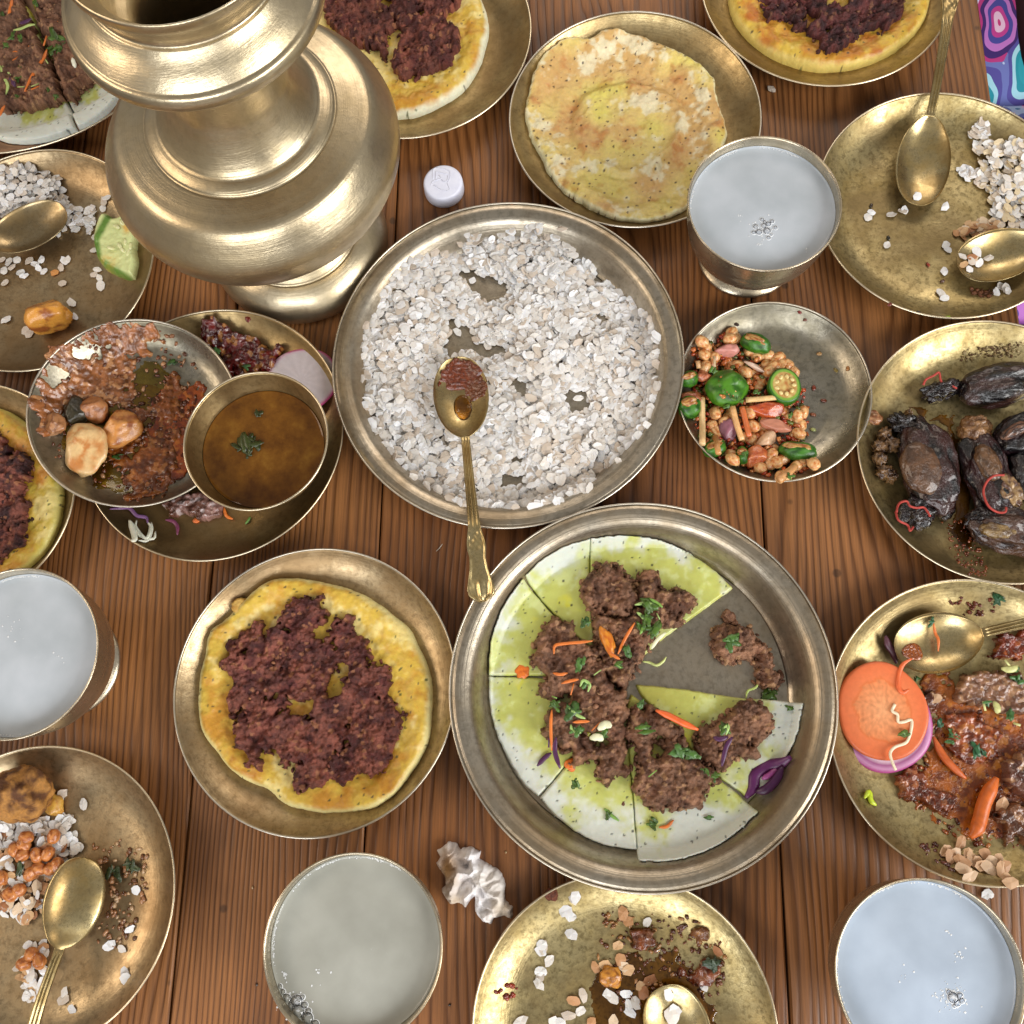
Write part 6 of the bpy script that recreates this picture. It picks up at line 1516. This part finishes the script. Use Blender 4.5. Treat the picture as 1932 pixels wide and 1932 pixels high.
for x, y, a_, b_, l, rz, lab in ((475, 275, 84, 52, .010, -.45, 'green chilli piece at the top of the salad'), (705, 860, 96, 50, .009, -.12, 'bright green chilli piece at the lower right of the salad'),
                            (115, 620, 62, 62, .006, .2, 'green chilli piece at the left rim of the salad plate'), (110, 470, 50, 44, .006, .2, 'dark green chilli piece upper left of the salad'), (250, 845, 62, 44, .005, .4, 'small green chilli piece at the lower left of the salad'),
                            (400, 885, 34, 48, .007, .1, 'smallest green chilli bit beside the tomato chunk')):
    o = blob('green_chilli', V_.pt(A6, x, y, l), (a_ * kk, b_ * kk, .0075), (.2, 0, rz), M['veg'], sr(62, 118, 26), sr(30, 72, 14), seed=x, amp=.08, nu=34, nv=20); tag(o, lab, 'chilli')
    blob('cut_face', V_.pt(A6, x, y - b_ * .45, l + .0062), (a_ * kk * .7, b_ * kk * .38, .0018), (.3, 0, rz), M['potato'], sr(150, 84, 36), sr(190, 150, 84), seed=x, amp=.25, parent=o)
for x, y, a_, b_, rz, c1, c2, lab in ((540, 635, 112, 44, -.08, sr(206, 96, 46), sr(170, 66, 32), 'long red tomato piece in the middle of the salad'), (465, 890, 70, 58, .3, sr(206, 116, 66), sr(176, 80, 40), 'orange tomato chunk at the bottom of the salad'),
                                (130, 570, 62, 40, .1, sr(170, 100, 66), sr(140, 70, 44), 'brownish tomato piece at the left rim of the salad'), (190, 450, 44, 40, .1, sr(206, 120, 80), sr(170, 86, 50), 'small tomato piece left of the big chilli')):
    tag(blob('tomato_piece', V_.pt(A6, x, y, .009), (a_ * kk, b_ * kk, .0055), (0, 0, rz), M['curry'], c1, c2, seed=x, amp=.12, cuts=8, nu=34, nv=22), lab, 'tomato')
for x, y, a_, b_, rz, c1, lab in ((315, 312, 66, 42, .1, sr(206, 140, 128), 'pinkish onion piece at the top of the salad'), (330, 745, 52, 58, .5, sr(150, 96, 110), 'purple onion piece low in the salad'), (590, 720, 84, 34, -.2, sr(196, 130, 104), 'long onion petal right of the salad centre'),
                             (540, 795, 66, 34, .5, sr(216, 176, 140), 'pale onion petal below the salad centre'), (470, 400, 60, 14, -.5, sr(226, 196, 176), 'thin pink onion strip near the top of the salad')):
    tag(blob('onion_piece', V_.pt(A6, x, y, .009), (a_ * kk, b_ * kk, .004), (.3, 0, rz), M['veg'], c1, c1 * .8, seed=x, amp=.12, cuts=6, nu=30, nv=18), lab, 'onion')
for pts, r, c, lab in (([(420, 582), (510, 575), (605, 566)], 15, sr(222, 186, 128), 'ginger stick right of the big chilli'), ([(182, 572), (184, 700), (185, 822)], 16, sr(226, 190, 138), 'upright ginger stick at the left of the salad'),
                       ([(348, 618), (370, 710), (400, 800)], 16, sr(226, 176, 118), 'ginger stick below the big chilli'), ([(400, 620), (420, 700), (440, 780)], 15, sr(206, 112, 62), 'chilli stained ginger stick beside the paler one'),
                       ([(250, 345), (250, 430)], 7, sr(222, 196, 160), 'thinnest ginger stick above the big chilli'), ([(600, 1015), (640, 985), (690, 942)], 19, sr(216, 160, 104), 'thick ginger stick at the bottom of the salad'), ([(255, 780), (272, 872)], 15, sr(206, 150, 90), 'short ginger stick at the lower left of the salad'), ([(160, 370), (165, 410)], 12, sr(216, 170, 120), 'stubby ginger stick at the upper left of the salad')):
    strand('ginger_stick', A6, pts, Lift(V_, .010), r * kk, c, lab, 'ginger stick', flat=.8, mat=M['potato'], taper=False)
tag(crumbs('spice_paste', A6, [(150, 260), (350, 200), (480, 230), (640, 360), (740, 500), (760, 680), (800, 920), (640, 1000), (480, 960), (280, 880), (170, 780), (120, 560)], V_, 900, (0.0008, 0.0026), [sr(206, 110, 50), sr(186, 76, 30), sr(216, 140, 76), sr(176, 60, 30), sr(96, 106, 40)], M['curry'], seed=22, thick=.011), 'orange spice paste and scraps between the peanuts', 'spice paste', kind='stuff')
tag(crumbs('spice_bits', A6, [(270, 470), (330, 450), (370, 490), (350, 560), (290, 570), (255, 520)], Lift(V_, .0185), 40, (0.0006, 0.0016), [sr(206, 130, 60), sr(190, 80, 36), sr(216, 170, 100)], M['curry'], seed=24), 'orange spice bits on top of the largest chilli piece', 'spice bits', kind='stuff')
for x, y in ((345, 580), (400, 590), (240, 420), (380, 480), (660, 1000), (420, 880), (660, 660), (300, 520), (320, 620), (480, 540), (470, 290)):
    place(leaf('herb_leaf', tuple(V_.pt(A6, x, y, .018 if 200 < x < 420 and 400 < y < 620 else .013)), .0030, sr(70, 106, 36), seed=x + y), 'chopped herb', V_, 'herb leaf', 'herbs on the salad')
for x, y, c in ((790, 515, sr(130, 50, 26)), (845, 585, sr(120, 56, 34)), (712, 102, sr(130, 40, 36)), (785, 742, sr(190, 196, 120)), (975, 410, sr(180, 120, 60)), (785, 660, sr(150, 84, 50)), (910, 420, sr(130, 110, 50)), (820, 330, sr(170, 130, 80)), (370, 170, sr(60, 40, 30)), (745, 145, sr(110, 60, 40))):
    place(blob('food_bit', V_.pt(A6, x, y, .0008), (.0022, .0014, .0007), (0, 0, x), M['curry'], c, c * .8, seed=x, amp=.3, nu=10, nv=6), 'tiny food speck', V_, 'food speck', 'specks on the bare side of the salad plate')

# ------------------------------------------------------------------ two spoon plate
X_ = D['X']
pile(A3, [(1660, 810), (1720, 775), (1800, 780), (1870, 760), (1932, 755), (2060, 800), (2100, 1000), (2060, 1250), (1932, 1245), (1850, 1262), (1790, 1220), (1745, 1190), (1735, 1130), (1760, 1060), (1700, 1010), (1720, 960), (1680, 880)], X_, 360, .007, 'pale rice flakes heaped at the right of the two spoon plate', seed=161, pal=WHITE[1:3] + [sr(216, 196, 160), sr(226, 210, 190)])
pile(A3, [(1620, 730), (1640, 690), (1700, 668), (1728, 690), (1715, 760), (1650, 775)], X_, 26, .004, 'small cluster of rice flakes near the upper right of that plate', seed=162)
pile(A3, [(1565, 930), (1600, 920), (1720, 960), (1720, 1010), (1620, 1010), (1575, 950)], X_, 26, .003, 'arm of rice flakes reaching left from the right hand heap', seed=163)
pile(A3, [(1550, 1290), (1640, 1240), (1740, 1215), (1800, 1245), (1700, 1290), (1600, 1315)], X_, 46, .004, 'brown soaked rice flakes behind the right spoon tip', seed=164, pal=TAN)
lone_flakes(X_, A3, [(1065, 1205), (1085, 1180), (1195, 1192), (1258, 1168), (1270, 1165), (1495, 1145), (1170, 1360), (1500, 1360), (1510, 1385), (1490, 1505), (1465, 1620), (1480, 1640), (1490, 1655), (1800, 1590), (1830, 1600), (1845, 1615), (1780, 1620)], 'loose rice flake', 'loose flakes on the two spoon plate', seed=18)
tag(crumbs('food_scraps', A3, [(1640, 1610), (1700, 1600), (1790, 1620), (1740, 1650), (1650, 1640)], X_, 26, (0.0008, 0.002), [sr(130, 80, 50), sr(100, 60, 36)], M['meat'], seed=23), 'brown scraps below the right spoon on the two spoon plate', 'food scraps', kind='stuff')
for x, y, c in ((1400, 1468, sr(150, 50, 26)), (1180, 1320, sr(40, 36, 24)), (1185, 1690, sr(120, 50, 36)), (1350, 1735, sr(50, 36, 26)), (1508, 1760, sr(150, 180, 40)), (1480, 1560, sr(90, 50, 30)), (1085, 1140, sr(60, 44, 30))):
    place(blob('food_bit', X_.pt(A3, x, y, .0008), (.0020, .0012, .0007), (0, 0, x), M['curry'], c, c * .8, seed=x, amp=.3, nu=10, nv=6), 'tiny food speck', X_, 'food speck', 'specks on the two spoon plate')
for i, (u, v, s_) in enumerate(((.10, .0, 4), (.14, .1, 2.2))):
    tag(flakes('rice_flake', [tuple(in_spoon(S2, u, v, .0012))], r=.0008 * s_, seed=i, tilt=.1), ['larger', 'smaller'][i] + ' rice flake near the tip of the upright spoon', 'rice flake')
for i, (u, v) in enumerate(((.08, .1), (.12, -.3), (.2, .15), (.22, .35), (.28, .0), (.42, .1), (.25, .25), (.10, .6), (.30, .5))):
    tag(flakes('rice_flake', [tuple(in_spoon(S3, u, v, .0012))], seed=i + 7, tilt=.15, r=.0036, pal=WHITE if i % 3 else TAN), ('white' if i % 3 else 'tan') + ' rice flake in the right spoon, ' + ['nearest the tip', 'low near the tip', 'central in the cluster', 'right in the cluster', 'deepest of the cluster', 'alone deep in the bowl', 'at the cluster edge', 'by the rim', 'against the far side'][i], 'rice flake', 'flakes in the right spoon')

# ------------------------------------------------------------------ tissue, table crumbs
NP = [(1200, 155), (1245, 140), (1280, 105), (1330, 120), (1360, 165), (1385, 150), (1430, 140), (1495, 165), (1490, 210), (1530, 240), (1600, 290), (1645, 350), (1650, 430), (1665, 490), (1705, 530), (1690, 600), (1640, 590), (1585, 590), (1560, 635), (1500, 610), (1460, 540), (1455, 460), (1390, 540), (1370, 515), (1310, 505), (1260, 460), (1230, 400), (1265, 385), (1262, 320), (1225, 280), (1205, 240), (1225, 205)]
def nap_b(X, Y, sd, s):
    u = X + .004 * fbm(X / .012, Y / .012, s); v = Y + .004 * fbm(X / .012, Y / .012, s + 1)
    r1 = 1 - np.abs(fbm(u / .016 + v / .03, v / .018, s, 2)) * 1.6
    r2 = 1 - np.abs(fbm(u / .006 - v / .012, v / .009, s + 4, 2)) * 1.5
    return 0.010 * (r1 - .5) + 0.0032 * (r2 - .5)
def nap_c(X, Y, h, sd, s):
    c = mix(sr(232, 230, 232), sr(222, 216, 210), ss(-.3, .5, fbm(X / .01, Y / .01, s)))
    q = at(*A10(1285, 270), .005)
    c = mix(c, sr(170, 128, 70), np.exp(-(((X - q.x) / .008) ** 2 + ((Y - q.y) / .013) ** 2)) * .95)
    for px_, py_, w_ in ((1650, 560, .010), (1340, 500, .007)):
        q = at(*A10(px_, py_), .005)
        c = mix(c, sr(190, 166, 132), np.exp(-(((X - q.x) / w_) ** 2 + ((Y - q.y) / w_) ** 2)) * .7)
    return c
tag(relief('crumpled_tissue', A10, NP, TABLE, 0.013, M['paper'], nap_c, res=0.0006, edge=0.006, rag=0.0010, ragscale=.006, bumps=nap_b, seed=171), 'crumpled white paper tissue with a tan stain on the wood', 'tissue')
o = flakes('rice_flake', [tuple(at(*A3(530, 495), .001))], seed=5, tilt=.1); tag(o, 'single white rice flake on bare wood, right of the omelette plate', 'rice flake')
strand('lint', A5, [(530, 1665), (545, 1650), (560, 1630)], TABLE, .00035, sr(190, 180, 165), 'tiny pale hair of lint on the wood below the central tray', 'lint')
for x, y, r in ((30, 395, 1.2), (1660, 168, 1.1), (1298, 1150, 1.3), (58, 1020, 1.3)):
    q = at(*A10(x, y), .0004)
    tag(blob('table_crumb', q, (.0008 * r, .0006 * r, .0005), (0, 0, x), M['curry'], sr(200, 170, 120) if y < 500 else sr(40, 20, 14), sr(160, 120, 80) if y < 500 else sr(30, 14, 10), seed=int(x), nu=8, nv=5),
        {30: 'pale crumb on the wood left of the bottom cup', 1660: 'pale crumb on the wood right of the tissue', 1298: 'dark crumb on the wood between cup and bottom plate', 58: 'dark crumb on the wood at the left of the bottom cup'}[x], 'crumb')

# ------------------------------------------------------------------ the person beyond the right table edge
def agate():
    m, nt, p = node_mat('agate_print_cloth')
    L = nt.links
    tc = N(nt, 'ShaderNodeTexCoord')
    dn = N(nt, 'ShaderNodeTexNoise', Scale=14, Detail=2); L.new(tc.outputs['Object'], dn.inputs['Vector'])
    ad = N(nt, 'ShaderNodeVectorMath', operation='MULTIPLY_ADD'); ad.inputs[1].default_value = (0.045, 0.045, 0.0)
    L.new(dn.outputs['Color'], ad.inputs[0]); L.new(tc.outputs['Object'], ad.inputs[2])
    sc = N(nt, 'ShaderNodeVectorMath', operation='MULTIPLY'); sc.inputs[1].default_value = (1.2, 0.8, 0.0); L.new(ad.outputs[0], sc.inputs[0])
    vo = N(nt, 'ShaderNodeTexVoronoi', Scale=19.0, Randomness=0.85, feature='SMOOTH_F1'); vo.inputs['Smoothness'].default_value = 0.15
    L.new(sc.outputs[0], vo.inputs['Vector'])
    A_ = [(0.0, sr(20, 110, 170)), (0.10, sr(190, 232, 240)), (0.19, sr(30, 160, 176)), (0.30, sr(20, 150, 168)), (0.36, sr(170, 224, 240)), (0.44, sr(84, 76, 160)), (0.52, sr(110, 120, 190)), (0.60, sr(190, 206, 240)), (0.70, sr(26, 110, 160))]
    B_ = [(0.0, sr(206, 50, 130)), (0.12, sr(240, 200, 230)), (0.20, sr(200, 60, 150)), (0.28, sr(70, 70, 160)), (0.36, sr(196, 120, 206)), (0.44, sr(60, 26, 110)), (0.52, sr(190, 50, 130)), (0.60, sr(226, 206, 240)), (0.70, sr(200, 120, 90))]
    ca = ramp(nt, vo.outputs['Distance'], [(a, tuple(c)) for a, c in A_], 'CONSTANT')
    cb2 = ramp(nt, vo.outputs['Distance'], [(a, tuple(c)) for a, c in B_], 'CONSTANT')
    sp_ = N(nt, 'ShaderNodeSeparateXYZ'); L.new(vo.outputs['Color'], sp_.inputs[0])
    k_ = ramp(nt, sp_.outputs[0], [(0.45, 0.0), (0.46, 1.0)])
    c = mixc(nt, k_, ca, cb2)
    L.new(c, p.inputs['Base Color']); p.inputs['Roughness'].default_value = 0.75
    return m
M['agate'] = agate()
M['dark_cloth'] = plain('dark_maroon_cloth', tuple(sr(58, 24, 30)), 0.85)
M['human_skin'] = plain('skin', tuple(sr(150, 104, 80)), 0.5)
pc = at(1905, 60, -0.10)
person = empty('person', (pc.x + .10, pc.y, -0.30))
tag(person, 'person seated beyond the right table edge in trousers printed with colourful agate rings', 'person')
V, F_, nU, nV = [], [], 60, 28
def lap(u, v):
    """two thighs side by side running away from the table, then the hips"""
    y = (u - .5) * .44
    x = v * .46
    b = .070 * math.sqrt(max(0, 1 - ((abs(y) - .098) / .108) ** 2)) if abs(abs(y) - .098) < .108 else 0
    x0 = xe + .012 - .030 * (b / .07) + .012 * math.sin(u * 9)
    k_ = math.sqrt(max(0.0, 1 - (1 - min(1, v * 6)) ** 2))
    return (x0 + x, pc.y - .02 + y, -.215 + b * k_ * (1 - .2 * v) + .035 * v + .004 * mn.noise(Vector((u * 8, v * 8, 2))))
for i in range(nU + 1):
    for j in range(nV + 1):
        V.append(lap(i / nU, j / nV))
for i in range(nU):
    for j in range(nV):
        q = i * (nV + 1) + j
        F_.append((q, q + nV + 1, q + nV + 2, q + 1))
t_ = len(V)
ring = [i * (nV + 1) for i in range(nU + 1)] + [nU * (nV + 1) + j for j in range(1, nV + 1)] + [i * (nV + 1) + nV for i in range(nU - 1, -1, -1)] + [j for j in range(nV - 1, 0, -1)]
for q in ring: x, y, z = V[q]; V.append((x, y, z - .10))
for a_ in range(len(ring)):
    b_ = (a_ + 1) % len(ring); F_.append((ring[a_], ring[b_], t_ + b_, t_ + a_))
mesh_obj('trousers', V, F_, M['agate'], parent=person, origin=(pc.x + .10, pc.y, -.30))
for s in (-1, 1):
    tube('shin', [(xe + .035, pc.y - .02 + s * .098, -.24), (xe + .02, pc.y - .02 + s * .10, -.45), (xe + .04, pc.y - .02 + s * .10, -.72)], .052, M['agate'], sr(120, 120, 160), parent=person, taper=False, n=20)
sl = at(1938, 45, -.03)
tube('sleeve', [(xe + .43, pc.y + .06, .20), (xe + .30, pc.y + .14, .08), (sl.x + .10, sl.y + .15, .0), (sl.x + .030, sl.y + .10, -.02), (sl.x + .028, sl.y + .03, -.035), (sl.x + .036, sl.y - .02, -.05), (sl.x + .075, sl.y - .07, -.09)], .030, M['dark_cloth'], sr(60, 20, 30), parent=person, taper=False, n=24, flat=.8)
tube('torso', [(xe + .40, pc.y - .02, -.20), (xe + .44, pc.y - .02, .0), (xe + .42, pc.y - .02, .25)], .15, M['dark_cloth'], sr(60, 20, 30), parent=person, taper=False, n=28, flat=.7)
bn = empty('bench', (xe + .30, pc.y, -.75)); tag(bn, 'dark wooden bench beyond the right table edge', 'bench')
V, F2 = box_geo(xe + .06, xe + .60, -.6, .95, -.345, -.318); mesh_obj('seat', V, F2, M['dark_wood'], parent=bn, origin=(xe + .3, 0, -.345), smooth=False)
for y in (-.5, .85):
    V, F2 = box_geo(xe + .12, xe + .54, y - .02, y + .02, -.75, -.3455); mesh_obj('leg', V, F2, M['dark_wood'], parent=bn, origin=(xe + .3, y, -.75), smooth=False)
